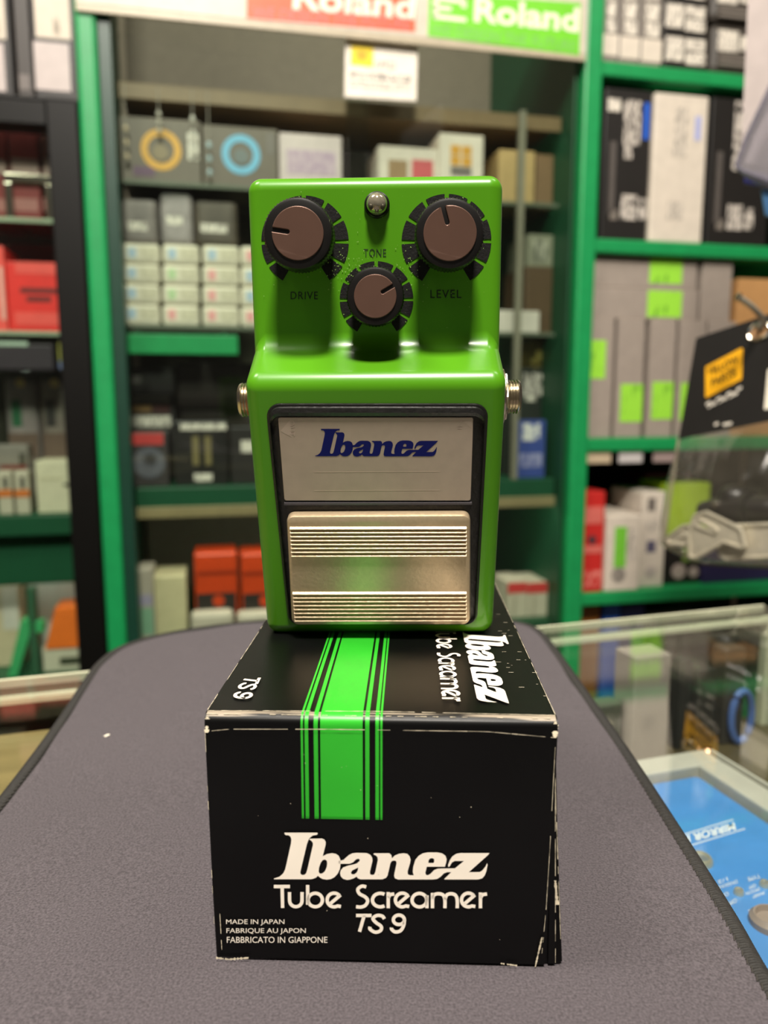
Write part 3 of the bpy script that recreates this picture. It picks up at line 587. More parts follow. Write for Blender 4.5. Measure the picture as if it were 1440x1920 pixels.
# chrome buckle frame
bk = root('chrome_bracket', 'shiny chrome u-shaped bracket in front of the dark red cartons', 'bracket', S(fp(62, 410, .047)[0], .047, ZL1), PSI)
CHR = mat('chrome', (214, 206, 190), .16, 1)
for nm, (x0, y0, x1, y1) in (('bar', (8, 326, 116, 343)), ('arm', (8, 343, 24, 415)), ('arm', (84, 343, 118, 415))):
    u0, u1 = fp(x0, 370, .047)[0], fp(x1, 370, .047)[0]; za = ZL1 if y1 > 400 else fp(60, y1, .047)[1]; zb = fp(60, y0, .047)[1]
    wbox(nm, SM((u0+u1)/2, .047, za), u1-u0, .007, zb-za, CHR, bk, .003, 3)
BRED = mat('bright_red_card', (226, 44, 38), .5); PRED = mat('pink_red_card', (232, 84, 76), .5)
carton('bright_red_carton', 'bright red carton with dark badge next to the black post', 'box', (14, 492, 130, 624), .05, .1, BRED, ZL2, None, [('pale_band', (28, 492, 128, 514), PRED), ('pale_band', (28, 586, 130, 610), PRED), ('badge', (38, 540, 106, 550), mat('badge_dark', (104, 30, 30), .5)), ('badge', (50, 556, 96, 566), MATS['badge_dark'])])
carton('bright_red_carton', 'bright red carton with pale stripe at the picture edge', 'box', (-60, 460, 11, 624), .06, .1, PRED, ZL2, None, [('pale_stripe', (0, 500, 8, 600), mat('pale_rose', (226, 170, 160), .5))])
carton('maroon_carton', 'maroon carton standing behind the bright red cartons', 'box', (-60, 418, 120, 624), .19, .1, mat('maroon_card', (88, 24, 24), .5), ZL2, topz=ZL1-.008)
# left cabinet lower items
bt = root('spray_bottle', 'small yellow bottle with blue foot beside the black post', 'bottle', S(fp(122, 660, .05)[0], .05, fp(122, 694, .05)[1]), PSI)
zb_b = fp(122, 694, .05)[1]; zt_b = min(fp(122, 624, .05)[1], ZL2-.0068); kk = zt_b-zb_b; bo = S(fp(122, 660, .05)[0], .062, zb_b)
vs, fs = lathe(bo, Vector((0, 0, 1)), SU, SV, [(.009, 0), (.0115, .002), (.0115, kk*.28)], 20); mesh('foot', vs, fs, mat('blue_white', (150, 160, 206), .4), bt, True)
vs, fs = lathe(bo, Vector((0, 0, 1)), SU, SV, [(.0115, kk*.28), (.012, kk*.8), (.006, kk*.93), (.006, kk)], 20); mesh('body', vs, fs, mat('bottle_yellow', (184, 180, 96), .4), bt, True)
zlow = zb_b
uu0 = fp(-40, 694, .05)[0]
bpart('shelf_board', uL0+.03, uPL-.03, .045, .35, zlow-.006, zlow, GL, lcab, .0006)
carton('dark_tray', 'dark tray with pale edge on the glass shelf', 'tray', (-40, 645, 100, 694), .05, .1, mat('plum_black', (44, 36, 44), .5), zlow, None, [('pale_edge', (-38, 640, 52, 648), mat('pale_mint', (170, 190, 172), .5))])
for i, (a, b, c, y0) in enumerate(((14, 76, (130, 120, 118), 706), (78, 142, (116, 106, 98), 702))):
    carton('grey_pouch', ['grey pouch with dark green strip standing on the green shelf', 'grey pouch with dark slot and brass button beside the black post'][i], 'pouch', (a, y0, b, 965), .12, .05, mat('pouch%d' % i, c, .5, vary=.25, scale=30), ZL3, 'grey pouches', [('dark_slot', (a+8, 750, a+26, 800), mat('slot%d' % i, ((28, 90, 56), (44, 40, 38))[i], .5)), ('button', ('disc', a+24, 718, 9), mat('brass', (196, 168, 110), .4)), ('brown_foot', (a+4, 812, b-4, 858), mat('brown_leather', (96, 76, 64), .6))], bev=.01, topz=min(fp((a+b)/2, y0, .12)[1], zlow-.0075))
for i, a in enumerate((-4, 28)):
    carton('orange_band_pack', ['white pack with orange band and dark figure at the picture edge', 'white pack with orange band and dark figure near the slotted box'][i], 'pack', (a, 884, a+27, 965), .045, .03, mat('bone', (186, 178, 158), .5), ZL3, 'orange-banded packs', [('orange_band', (a, 918, a+27, 932), mat('band_orange', (200, 110, 48), .5)), ('figure', (a+10, 894, a+18, 916), mat('fig_dark', (60, 58, 50), .5))])
carton('grey_carton', 'grey carton with dark figure behind the orange-banded packs', 'box', (-6, 834, 56, 965), .09, .028, mat('grey_mid', (126, 120, 112), .5), ZL3, None, [('figure', (36, 850, 48, 872), MATS['fig_dark']), ('red_edge', (0, 872, 50, 880), mat('edge_red', (120, 50, 40), .5))])
carton('slotted_box', 'cream box with dark slot in its side beside the black post', 'box', (68, 864, 151, 965), .05, .066, mat('cream_box', (206, 200, 172), .5), ZL3, None, [('slot', (119, 906, 150, 912), mat('slot_dark', (44, 44, 36), .6)), ('crease', (72, 896, 118, 899), mat('dull_cream', (190, 182, 150), .6))])  # crease line in a slightly darker cream
carton('shelf_flap', 'dark green board hanging below the left cabinet shelf', 'board', (-60, 985, 152, 1082), .052, .006, DKGREEN, None)
bpy.data.objects['shelf_flap'].location.z += (ZL3-.03)-fp(46, 985, .052)[1]+.0005
carton('white_sheet_box', 'pale blue-white box above the orange lidded box', 'box', (56, 1082, 156, 1262), .135, .08, mat('ice_white', (190, 196, 190), .5), ZL4)
ob = carton('orange_lid_box', 'white box with orange lid and dark slot near the counter', 'box', (80, 1212, 172, 1262), .06, .07, mat('cream_body', (206, 200, 178), .5), ZL4, None, [('slot', (112, 1232, 156, 1246), mat('slot_d2', (62, 66, 48), .6))])
u0, u1 = fp(84, 1200, .06)[0], fp(170, 1200, .06)[0]; za, zb = fp(126, 1214, .06)[1], fp(126, 1142, .06)[1]
vs = [S(u0, .058, za), S(u1, .058, za), S(u1, .13, za), S(u0, .13, za), S(u0+.016, .066, zb), S(u1-.002, .066, zb), S(u1-.002, .125, zb), S(u0+.016, .125, zb)]
mesh('lid', vs, [[0,1,2,3],[4,5,6,7],[0,1,5,4],[1,2,6,5],[2,3,7,6],[3,0,4,7]], mat('lid_orange', (226, 110, 34), .45), ob)
gs = root('green_stand', 'green slanted stand beside the orange lidded box', 'stand', S(fp(45, 1262, .05)[0], .05, ZL4), PSI)
u0, u1 = fp(12, 1240, .05)[0], fp(60, 1240, .05)[0]; zb = fp(45, 1165, .05)[1]
vs = [S(u0, .05, ZL4), S(u0+.014, .05, ZL4), S(u1+.006, .05, zb), S(u1-.012, .05, zb)]; vs += [v_+SV*.03 for v_ in vs]
mesh('slanted_leg', vs, [[0,1,2,3],[4,5,6,7],[0,1,5,4],[1,2,6,5],[2,3,7,6],[3,0,4,7]], mat('stand_green', (66, 168, 104), .45), gs)
wbox('upright', SM(u1+.004, .05, ZL4), .012, .02, zb-ZL4+.05, mat('stand_dark', (52, 92, 66), .5), gs)
wbox('cross_bar', SM(u1+.0125, .05, zb-.02), .015, .02, .018, MATS['stand_green'], gs)
carton('tan_carton', 'tan and white carton at the picture edge above the counter', 'box', (-40, 1090, 40, 1262), .1, .06, mat('tan_pale', (190, 176, 146), .5), ZL4, None, [('white_panel', (4, 1100, 34, 1180), mat('pale_panel', (200, 196, 186), .5))])

# ================================================================== GLASS COUNTER
PC = math.radians(17.5)
ZG = ZM-.0055                                              # top face of the counter glass
pc = at_z(1430, 1133, ZG)
CU = Vector((math.cos(PC), math.sin(PC), 0)); CV = Vector((-math.sin(PC), math.cos(PC), 0))
def CP(a, b, z): return Vector((pc.x, pc.y, 0))+CU*a+CV*b+Vector((0, 0, z))
def CM(a, b, z): return Matrix.Translation(CP(a, b, z)) @ Matrix.Rotation(PC, 4, 'Z')
ZF = ZC-.227*K                                             # inner floor of the case
ctr = root('display_counter', 'glass-topped display counter under the grey mat', 'counter', CP(-.6, -.3, 0), PC)
CGL = glass('counter_glass', (.93, .955, .94)); CEDGE = mat('counter_glass_edge', (206, 206, 178), .25, spec=.8)
def cpart(name, a0, a1, b0, b1, z0, z1, m, par=ctr, bev=.001, **k): return wbox(name, CM((a0+a1)/2, b0, z0), a1-a0, b1-b0, z1-z0, m, par, bev, 2, **k)
cpart('top_pane', -1.3, 0, -.62, -.002, ZG-.0045, ZG, CGL, bev=.0004)
cpart('pane_edge', -1.3, 0, -.002, 0, ZG-.0045, ZG, CEDGE, bev=.0004)
cpart('rear_pane', -1.3, -.006, -.014, -.009, ZF, ZG-.0047, CGL, bev=.0004)
cpart('pane_edge', -1.3, -.006, -.0145, -.0085, ZG-.0085, ZG-.0055, CEDGE, bev=.0004)
cpart('side_pane', -.006, -.001, -.61, -.015, ZF, ZG-.0047, CGL, bev=.0004)
cpart('pane_edge', -.0085, -.0005, -.0152, -.0085, ZF, ZG-.0047, CEDGE, bev=.0004)
cpart('floor_panel', -1.3, 0, -.62, 0, ZF-.02, ZF, mat('counter_wood', (84, 74, 50), .35, scale=12, vary=.18, stretch=(1, 8, 1)))
cpart('inner_shelf', -1.29, -.38, -.30, -.022, ZG-.024, ZG-.019, mat('inner_shelf_wood', (150, 130, 86), .45, scale=12, vary=.16, stretch=(1, 8, 1)))
cpart('shelf_support', -.40, -.385, -.30, -.022, ZF, ZG-.024, MATS['inner_shelf_wood'])
cpart('base_cabinet', -1.29, -.01, -.61, -.01, 0, ZF-.02, DKGREEN)

# things in the case
def citem(name, label, cat, px, Yb, h, m, d=.03, group=None, yaw=0, room=0):
    """stands on the case floor; px: x0,x1 at its foot y"""
    x0, x1, yf = px
    while (at_z(x0, yf, ZF)-pc).dot(CV)+d > -.0165-room: yf += .5
    p0 = at_z(x0, yf, ZF); p1 = at_z(x1, yf, ZF); p1 = p0+CU*(p1-p0).dot(CU); c = (p0+p1)/2; w = (p1-p0).length
    ry = PC+yaw; Mx = Matrix.Translation(c) @ Matrix.Rotation(ry, 4, 'Z')
    vs, fs = bevbox(w, d, h, .0012, 2); o = mesh(name, [Mx @ q for q in vs], fs, m, None, loc=c, rz=ry); tag(o, label, cat, group); return o
hc = ZG-.0062-ZF
citem('grey_display_box', 'pale grey upright box standing inside the glass counter', 'box', (1182, 1266, 1410), 0, hc*.92, mat('counter_grey', (158, 146, 138), .6), .02)
citem('cream_packet', 'cream packet beside the pale grey box inside the counter', 'box', (1118, 1152, 1425), 0, hc*.45, mat('counter_cream', (150, 142, 116), .6), .014, room=.0135)
citem('dark_blister', 'dark blister pack inside the counter near its glass corner', 'pack', (1303, 1345, 1395), 0, hc*.72, mat('counter_dark', (44, 44, 40), .4), .016)
citem('dark_blister', 'tall dark pack behind the white frame inside the counter', 'pack', (1352, 1400, 1385), 0, hc*.86, mat('counter_dark2', (58, 56, 50), .4), .014)
citem('dark_blister', 'low charcoal pack between pale grey box and blister pack', 'pack', (1268, 1296, 1390), 0, hc*.8, mat('counter_dark3', (36, 38, 36), .4), .012)
citem('slate_carton', 'slate carton lying near the green post reflection in counter', 'box', (1090, 1178, 1375), 0, hc*.5, mat('counter_slate', (92, 94, 80), .5), .012)
cbl = [bpy.data.objects['dark_blister.001'].location+CV*-.0026+CU*(.004+.0075*math.cos(q*math.pi/16))+Vector((0, 0, .0182+.016*math.sin(q*math.pi/16))) for q in range(32)]
vs, fs = tube_pts(cbl, .0022, 8, True); o = mesh('cable_loop', vs, fs, mat('cable_blue', (82, 112, 176), .4), None, True); tag(o, 'blue cable loop standing against a dark pack inside the counter', 'cable')
def lathe_thing(name, label, cat, x, y, prof, m):
    c = at_z(x, y, ZF); vs, fs = lathe(c, Vector((0, 0, 1)), CU, CV, prof, 20); o = mesh(name, vs, fs, m, None, True, loc=c); tag(o, label, cat)
lathe_thing('metal_knob', 'small chrome knob on the counter floor near dark packs', 'knob', 1292, 1428, [(.004, 0), (.004, .006), (.0055, .008), (.0055, .013), (.004, .015)], CHR)
lathe_thing('metal_knob', 'small copper-toned knob on the counter floor', 'knob', 1326, 1432, [(.003, 0), (.004, .004), (.004, .008), (.002, .010)], mat('copper_knob', (176, 136, 112), .3, 1))

# white boxed unit with blue panel, upside-down lettering
ZBX = ZC-.189*K
bp_o = at_z(1318, 1404, ZBX); bx_c = bp_o
def BP(a, b, z=0): return bx_c+CU*a+CV*b+Vector((0, 0, z))
bplane = Plane(bx_c, CU, CV)
wu = root('boxed_effects_unit', 'open white box holding a sky-blue effects unit inside the counter', 'box', Vector((bx_c.x, bx_c.y, ZF))-CV*.08-CU*.05, PC)
WBX = mat('white_box_card', (186, 182, 171), .5)
bw, bl, fr = .135, .185, .014
def upart(name, a0, a1, b0, b1, z0, z1, m, par=wu, bev=.001):
    Mx = Matrix.Translation(BP((a0+a1)/2, b0, z0-ZBX)) @ Matrix.Rotation(PC, 4, 'Z'); return wbox(name, Mx, a1-a0, b1-b0, z1-z0, m, par, bev)
upart('box_wall', -bw, 0, -fr, 0, ZF, ZBX, WBX); upart('box_wall', -bw, 0, -bl, -bl+fr, ZF, ZBX, WBX)
upart('box_wall', -fr, 0, -bl+fr, -fr, ZF, ZBX, WBX); upart('box_wall', -bw, -bw+fr, -bl+fr, -fr, ZF, ZBX, WBX)
upart('box_flap', .0008, .0022, -bl, -.004, ZF+.004, ZBX+.0015, WBX)
ZU = ZBX-.003
upart('unit_body', -bw+fr+.001, -fr-.002, -bl+fr+.001, -fr-.002, ZF+.001, ZU, mat('unit_blue', (74, 138, 206), .35), wu, .003)
up = Plane(Vector((bx_c.x, bx_c.y, ZU)), CU, CV)
def utext(body, p00, p10, p01, **k): put('lettering', up, text_geo(body, **k), affine(up.hit(*p00), up.hit(*p10), up.hit(*p01)), .0003, mat('unit_white', (232, 236, 240), .5), wu)
# upside down: text runs from right to left in the picture
utext('MIRROR IMAGE', (1376, 1543), (1228, 1583), (1380, 1557), bold=.03)
for q in ([(1262, 1571), (1375, 1537), (1375, 1538.5), (1262, 1572.5)], [(1283, 1589), (1397, 1554), (1397, 1555.5), (1283, 1590.5)]):
    slab('rule', up, px_quad(up, q), .0001, .0003, MATS['unit_white'], wu)
utext('RATE', (1432, 1697), (1402, 1708), (1436, 1704), bold=.01)
utext('DIVISIONS', (1381, 1651), (1345, 1663), (1383, 1657)); utext('1/2', (1363, 1646), (1345, 1653), (1365, 1652)); utext('ON', (1365, 1673), (1350, 1679), (1367, 1680)); utext('OFF', (1380, 1685), (1365, 1692), (1382, 1693))
utext('TYPE', (1424, 1640), (1401, 1647), (1426, 1647)); utext('OFF', (1416, 1658), (1403, 1663), (1418, 1664)); utext('SMOOTH', (1424, 1665), (1398, 1674), (1425, 1671)); utext('WARP', (1433, 1672), (1411, 1680), (1434, 1678))
def ustud(name, x, y, r, h, m, m2=None):
    a, b = up.hit(x, y); c = up.pt(a, b, -.0003); vs, fs = lathe(c, up.n, up.ex, up.ey, [(r, 0), (r, h*.6), (r*.8, h), (r*.72, h), (r*.66, h*.5)], 24); o = mesh(name, vs, fs, m, wu, True)
    if m2: vs, fs = lathe(c, up.n, up.ex, up.ey, [(r*.66, 0), (r*.66, h*.7), (r*.3, h*.75)], 24); mesh('button', vs, fs, m2, o, True)
NUT = mat('nut_metal', (214, 206, 180), .3, .6); BTN = mat('button_metal', (176, 184, 192), .3, .7)
ustud('footswitch', 1313, 1617, .0047, .003, NUT, BTN); ustud('footswitch', 1243, 1541, .0047, .003, NUT, BTN)
ustud('toggle', 1385, 1676, .0018, .0022, NUT, BTN); ustud('toggle', 1433, 1661, .0018, .0022, NUT, BTN)
ustud('knob', 1445, 1733, .0070, .004, mat('unit_knob', (150, 132, 120), .4)); ustud('indicator', 1406, 1723, .0006, .001, MATS['unit_white'])

# ================================================================== MAT
MATM = mat('suede_mauve_grey', (80, 74, 78), .95, vary=.38, scale=1700, bump=.5, spec=.12, sheen=.2)
nt = MATM.node_tree
MATL = [(-.118, -.05), (-.122, .05), (-.127, .16), (-.1338, .2507), (-.1405, .3128), (-.148, .365), (-.1515, .395), (-.148, .420), (-.133, .4414), (-.11, .4575), (-.081, .4695), (-.03, .478), (.03, .479), (.065, .476), (.084, .468), (.0935, .452), (.0958, .42), (.0963, .3491), (.0965, .2876), (.0945, .2), (.0925, .1663), (.091, .1), (.088, -.05)]
out = spline(MATL, 5)
outp = [(F(x, y, 0).x, F(x, y, 0).y) for x, y in out]
mroot = root('suede_mat', 'mauve-grey suede cloth mat with ribbed black binding on the glass counter', 'mat', Vector((-.02, .2, ZG)))
# top sheet: grid clipped by the outline, softly uneven
from mathutils import noise as N
def wav(x, y): return .0006*N.noise(Vector((x*22, y*22, 1)))+.0004*N.noise(Vector((x*60, y*34, 4)))
bm = bmesh.new(); vv = [bm.verts.new((x, y, 0)) for x, y in outp]; f = bm.faces.new(vv)
for ax, lo, hi in ((Vector((1, 0, 0)), -.15, .1), (Vector((0, 1, 0)), -.05, .45)):
    c = lo
    while c < hi:
        bmesh.ops.bisect_plane(bm, geom=bm.verts[:]+bm.edges[:]+bm.faces[:], plane_co=ax*c, plane_no=ax); c += .006
bx_x0, bx_x1, bx_y0 = -.0427*K-.004, .0449*K+.004, .168*K
for v in bm.verts:
    dx = max(bx_x0-v.co.x, v.co.x-bx_x1, 0); dy = max(bx_y0-v.co.y, 0); w_ = min(1, math.hypot(dx, dy)/.03)
    v.co.z = ZM-.0002+wav(v.co.x, v.co.y)*w_
vs = [v.co.copy() for v in bm.verts]; bm.verts.index_update(); fs = [[v.index for v in f_.verts] for f_ in bm.faces]; bm.free()
L = len(outp); top = mesh('top_sheet', vs, fs, MATM, mroot, True)
vs = [Vector((x, y, ZM-.0012)) for x, y in outp]+[Vector((x, y, ZG+.0001)) for x, y in outp]
fs = [[i, (i+1) % L, L+(i+1) % L, L+i] for i in range(L)]+[[L+i for i in range(L)]]
mesh('padding', vs, fs, mat('mat_core', (60, 56, 58), .9), mroot)
# ribbed binding: flattened tube along the outline
dense = []; P2 = [Vector(p) for p in outp]; step = .00018
for i in range(L-1):
    a_, b_ = P2[i], P2[i+1]; n_ = max(1, int((b_-a_).length/step))
    for k in range(n_): dense.append(a_.lerp(b_, k/n_))
dense.append(P2[-1]); BINDM = mat('black_binding_tape', (32, 30, 27), .75, vary=.25, scale=700, bump=.3)
vs, fs = [], []; ns = 9; LD = len(dense); cen = Vector((-.02, .2))
for i, p in enumerate(dense):
    t = (dense[min(i+18, LD-1)]-dense[max(i-18, 0)]).normalized(); nn = Vector((-t.y, t.x))
    if nn.dot(cen-p) < 0: nn = -nn
    rb = .00020*(.5+.5*math.cos(2*math.pi*i/4.5))
    for k in range(ns):
        an = math.pi*k/(ns-1)*1.25-.9; 
        q = p+nn*(.0008-(.0030-rb)*math.cos(an*1.0+.0)); z = ZM-.0022+(.0029-rb)*math.sin(an)
        vs.append(Vector((q.x, q.y, max(z, ZG+.0002))))
for i in range(LD-1):
    for k in range(ns-1): fs.append([i*ns+k, i*ns+k+1, (i+1)*ns+k+1, (i+1)*ns+k])
bo_ = mesh('binding', vs, fs, BINDM, mroot, True)
# zigzag stitch where the tape meets the suede
st, per = [], 0
for i in range(0, LD-16, 14):
    p, q = dense[i], dense[i+10]; t = (q-p).normalized(); nn = Vector((-t.y, t.x))
    if nn.dot(cen-p) < 0: nn = -nn
    a_ = p+nn*.0021; b_ = q+nn*.0027; c_ = nn*.0003
    st.append(([Vector((a_.x, a_.y, ZM+.0004)), Vector((b_.x, b_.y, ZM+.0003)), Vector((b_.x+c_.x, b_.y+c_.y, ZM+.0003)), Vector((a_.x+c_.x, a_.y+c_.y, ZM+.0004))], [[0, 1, 2, 3]]))
vs, fs = merge(st); o = mesh('stitching', vs, fs, mat('stitch_thread', (48, 45, 40), .8), mroot); o['kind'] = 'stuff'
lp = at_z(196, 1381, ZM); d_ = wav(lp.x, lp.y)
vs, fs = bevbox(.0012, .0022, .0003, .0001, 1); o = mesh('lint_fleck', [Matrix.Translation(lp+Vector((0, 0, d_-.0001))) @ Matrix.Rotation(-.5, 4, 'Z') @ q for q in vs], fs, WHT, None, loc=lp+Vector((0, 0, d_-.0001))); tag(o, 'single white lint fleck lying on the grey mat', 'lint')

# ================================================================== CARTON OF THE PEDAL
BW, BH, BL = .0835*K, .064*K, .138*K
BY = -math.radians(1.95)
b0 = F(-.001, .1723, -.138)
BX = Vector((math.cos(BY), math.sin(BY), 0)); BD = Vector((-math.sin(BY), math.cos(BY), 0))
def BB(x, y, z): return Vector((b0.x, b0.y, ZM))+BX*x+BD*y+Vector((0, 0, z))
carton_o = root('pedal_carton', 'black cardboard pedal carton with green stripes lying under the pedal', 'box', BB(0, BL/2, 0), BY)
BCARD = mat('carton_black', (6, 6, 6), .36, vary=.3, scale=30, spec=.28)
PAPER = mat('bare_paper', (216, 204, 178), .8, vary=.2, scale=400); CGREEN = mat('carton_green', (44, 172, 40), .38); CWHITE = mat('carton_white', (250, 240, 224), .5, vary=.03)
# inner body with side walls flaring to the right foot
hw = BW/2
vs = [BB(-hw+.0012, .0012, 0), BB(hw+.0026*1, .0012, 0), BB(hw+.0012, BL, 0), BB(-hw+.0012, BL, 0), BB(-hw+.0006, .0012, BH-.0006), BB(hw-.0004, .0012, BH-.0006), BB(hw-.0004, BL, BH-.0006), BB(-hw+.0006, BL, BH-.0006)]
mesh('tray', vs, [[0,1,2,3],[4,5,6,7],[0,1,5,4],[1,2,6,5],[2,3,7,6],[3,0,4,7]], BCARD, carton_o)
# wrap: top panel, rounded fold and end flap as one bent sheet
RF = .0022
def fold(i, n=8): a_ = math.pi/2*i/n; return (RF-RF*math.sin(a_), BH-RF+RF*math.cos(a_))
prof = [(BL, BH), (BL*.5, BH+.0002), (.01, BH)]+[fold(i) for i in range(9)]+[(-.0003, BH*.6), (-.0005, BH*.3), (0, .0006)]
def sheet(x0f, x1f, off, a0=0, a1=None, nx=1):
    vs, fs = [], []; pr = prof[a0:a1]; n = len(pr)
    for i, (y, z) in enumerate(pr):
        j = a0+i; p_ = Vector(prof[max(j-1, 0)]); q_ = Vector(prof[min(j+1, len(prof)-1)]); t = (q_-p_).normalized(); nn = Vector((t.y, -t.x))
        yy, zz = y+nn.x*off, z+nn.y*off
        if j < 3: yy, zz = y, z+off
        for k in range(nx+1): vs.append(BB(x0f(z)+(x1f(z)-x0f(z))*k/nx, yy, zz))
    for i in range(n-1):
        for k in range(nx): fs.append([i*(nx+1)+k, i*(nx+1)+k+1, (i+1)*(nx+1)+k+1, (i+1)*(nx+1)+k])
    return vs, fs
lx = lambda z: -hw+.0010*max(0, 1-z/BH); rx_ = lambda z: hw-.0012*max(0, 1-z/BH)**1.3
v1, f1 = sheet(lx, rx_, 0, nx=4); v2, f2 = sheet(lx, rx_, -.0006, nx=4)
V, Fc = merge([(v1, f1), (v2, f2)]); n_ = len(prof); m_ = 5; B2 = len(v1)
for i in range(n_-1):
    for k in (0, 4): Fc.append([i*m_+k, (i+1)*m_+k, B2+(i+1)*m_+k, B2+i*m_+k])
for i in (0, n_-1):
    for k in range(4): Fc.append([i*m_+k, i*m_+k+1, B2+i*m_+k+1, B2+i*m_+k])
mesh('lid_wrap', V, Fc, BCARD, carton_o, True)
# side wall plies that fan out at the right foot
for k, (o0, o1, yy) in enumerate(((.0002, .0013, .0004), (.0003, .0030, .0012))):
    vs = [BB(hw-.0012+o0, yy, BH*.86), BB(hw-.0004+o0*.4, yy, BH*.86), BB(hw+o1, yy, .0006), BB(hw+o1-.0016, yy, .0006)]; vs += [v_+BD*.10 for v_ in vs]
    mesh('side_ply', vs, [[0,1,2,3],[4,5,6,7],[0,1,5,4],[1,2,6,5],[2,3,7,6],[3,0,4,7]], BCARD, carton_o)
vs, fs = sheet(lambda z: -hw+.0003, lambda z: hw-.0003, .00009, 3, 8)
mesh('fold_highlight', vs, fs, print_mat('fold_highlight_flecks', (16, 15, 14), (150, 138, 120), 700, (.05, 1, 1), .5), carton_o, True)  # highlight along the fold, painted in as pale scuff-like flecks
fpl = Plane(BB(0, -.0005, 0), BX, (0, 0, 1)); tpl = Plane(BB(0, 0, BH+.0002), BX, BD)
OFF = .00025
# printed green bars wrap from top to front
zcut = fpl.hit(640, 1531)[1]
for a_, b_ in ((564.6,568.6),(571.8,578.6),(588.7,596.6),(601,680),(684.8,692.6),(703.9,710.5),(713,717)):
    xa, xb = fpl.hit(a_, 1440)[0], fpl.hit(b_, 1440)[0]
    vs, fs = [], []; pr = [(BL*.55, BH+.0002), (.01, BH)]+[fold(i) for i in range(9)]+[(-.0003, BH*.6), (-.0004, zcut)]
    for i, (y, z) in enumerate(pr):
        if i < 2: yy, zz = y, z+OFF
        elif i < 11: an = math.pi/2*(i-2)/8; yy, zz = y-OFF*math.sin(an), z+OFF*math.cos(an)
        else: yy, zz = y-OFF, z
        vs += [BB(xa, yy, zz), BB(xb, yy, zz)]
    fs = [[2*i, 2*i+1, 2*i+3, 2*i+2] for i in range(len(pr)-1)]
    mesh('green_bar', vs, fs, CGREEN, carton_o, True)
put('brand_lettering', fpl, LOGO, lambda x, y: fpl.hit(500+x*.15278, 1550+y*.15278), OFF, CWHITE, carton_o)
put('model_lettering', fpl, TSG, lambda x, y: fpl.hit(500+x*.15278, 1640+y*.15278), OFF, CWHITE, carton_o)
put('model_number', fpl, T9G, lambda x, y: fpl.hit(500+x*.15278, 1640+y*.15278), OFF, CWHITE, carton_o)
for s_, px in (('MADE IN JAPAN', (424.5, 1722.5, 533.5, 1734)), ('FABRIQUE AU JAPON', (425, 1739, 573.5, 1750.8)), ('FABBRICATO IN GIAPPONE', (425.8, 1755, 614, 1766.5))):
    put_text('origin_lettering', fpl, s_, px, OFF, CWHITE, carton_o)
# top print reads sideways
pA, pB = tpl.hit(871, 1213), tpl.hit(896, 1314); a0_ = (pA[0]+pB[0])/2; Lx = (pA[1]-pB[1])/(.966-.246); d0 = pA[1]+.246*Lx; hI = tpl.hit(954, 1209)[0]-a0_
put('brand_lettering', tpl, logo_norm(), lambda x, y: (a0_+y*hI, d0-x*Lx), OFF, CWHITE, carton_o)
pA, pB = tpl.hit(819.5, 1231), tpl.hit(827.5, 1311); a1_ = (pA[0]+pB[0])/2; Lt = 1.08*(pA[1]-pB[1])/(.969-.386); dt = pB[1]+.969*Lt; hT = tpl.hit(864.5, 1234)[0]-a1_
put('model_lettering', tpl, norm(TSG), lambda x, y: (a1_+y*hT, dt-x*Lt), OFF, CWHITE, carton_o)
put('model_number', tpl, norm(T9G), affine(tpl.hit(455, 1273), tpl.hit(433, 1312.5), tpl.hit(490, 1272.5)), OFF, CWHITE, carton_o)
# bare-paper wear along folds and corners
def wear(path3, wmax, gap=.25, n=60):
    """ragged strip along a 3-D polyline lying on the carton; path: list of (point, side) """
    g = []; L_ = len(path3)
    for i in range(n):
        if random.random() < gap: continue
        t0, t1 = i/n*(L_-1), (i+1)/n*(L_-1)
        def P(t): k = min(int(t), L_-2); return path3[k][0].lerp(path3[k+1][0], t-k), path3[k][1]
        (p, s), (q, _) = P(t0), P(t1); w0, w1 = wmax*random.uniform(.25, 1), wmax*random.uniform(.25, 1)
        g.append(([p-s*w0/2, p+s*w0/2, q+s*w1/2, q-s*w1/2], [[0, 1, 2, 3]]))
    return merge(g)
def fy(x, z): return BB(x, -.0005-OFF, z)
up_ = Vector((0, 0, 1)); W_ = []
zf = BH-RF-.0004
W_.append(wear([(fy(lx(BH)+.0004, zf-.0009), up_), (fy(-hw*.85, zf-.0003), up_), (fy(-hw*.3, zf), up_), (fy(hw*.6, zf), up_), (fy(hw-.0004, zf-.0012), up_)], .00020, .06, 50))
a_ = math.pi/2*.10; y_, z_ = RF-RF*math.sin(a_), BH-RF+RF*math.cos(a_)+OFF
W_.append(wear([(BB(-hw+.0003, y_, z_), BD), (BB(0, y_+.0006, z_+.0001), BD), (BB(hw-.0003, y_, z_), BD)], .00022, .15, 50))
a_ = math.pi/2*.35; y_, z_ = RF-RF*math.sin(a_)-OFF*.6, BH-RF+RF*math.cos(a_)+OFF*.9
W_.append(wear([(BB(-hw+.0003, y_, z_), BD), (BB(hw-.0003, y_, z_), BD)], .0003, .5, 60))
W_.append(wear([(fy(-hw+.0003, BH-.002), BX), (fy(-hw+.0004, BH*.7), BX), (fy(-hw+.0007, BH*.35), BX), (fy(-hw+.0009, .002), BX)], .00014, .5, 30))
W_.append(wear([(fy(-hw+.0022, BH*.22), BX), (fy(-hw+.0024, .003), BX)], .0002, .3, 20))
W_.append(wear([(fy(hw-.0006, BH*.9), BX), (fy(hw-.0010, BH*.5), BX), (fy(hw-.0014, BH*.25), BX), (fy(hw-.0020, .004), BX)], .00014, .25, 24))
W_.append(wear([(fy(hw-.0034, .0006), BX), (fy(hw-.0021, .0080), BX)], .0005, .05, 16))
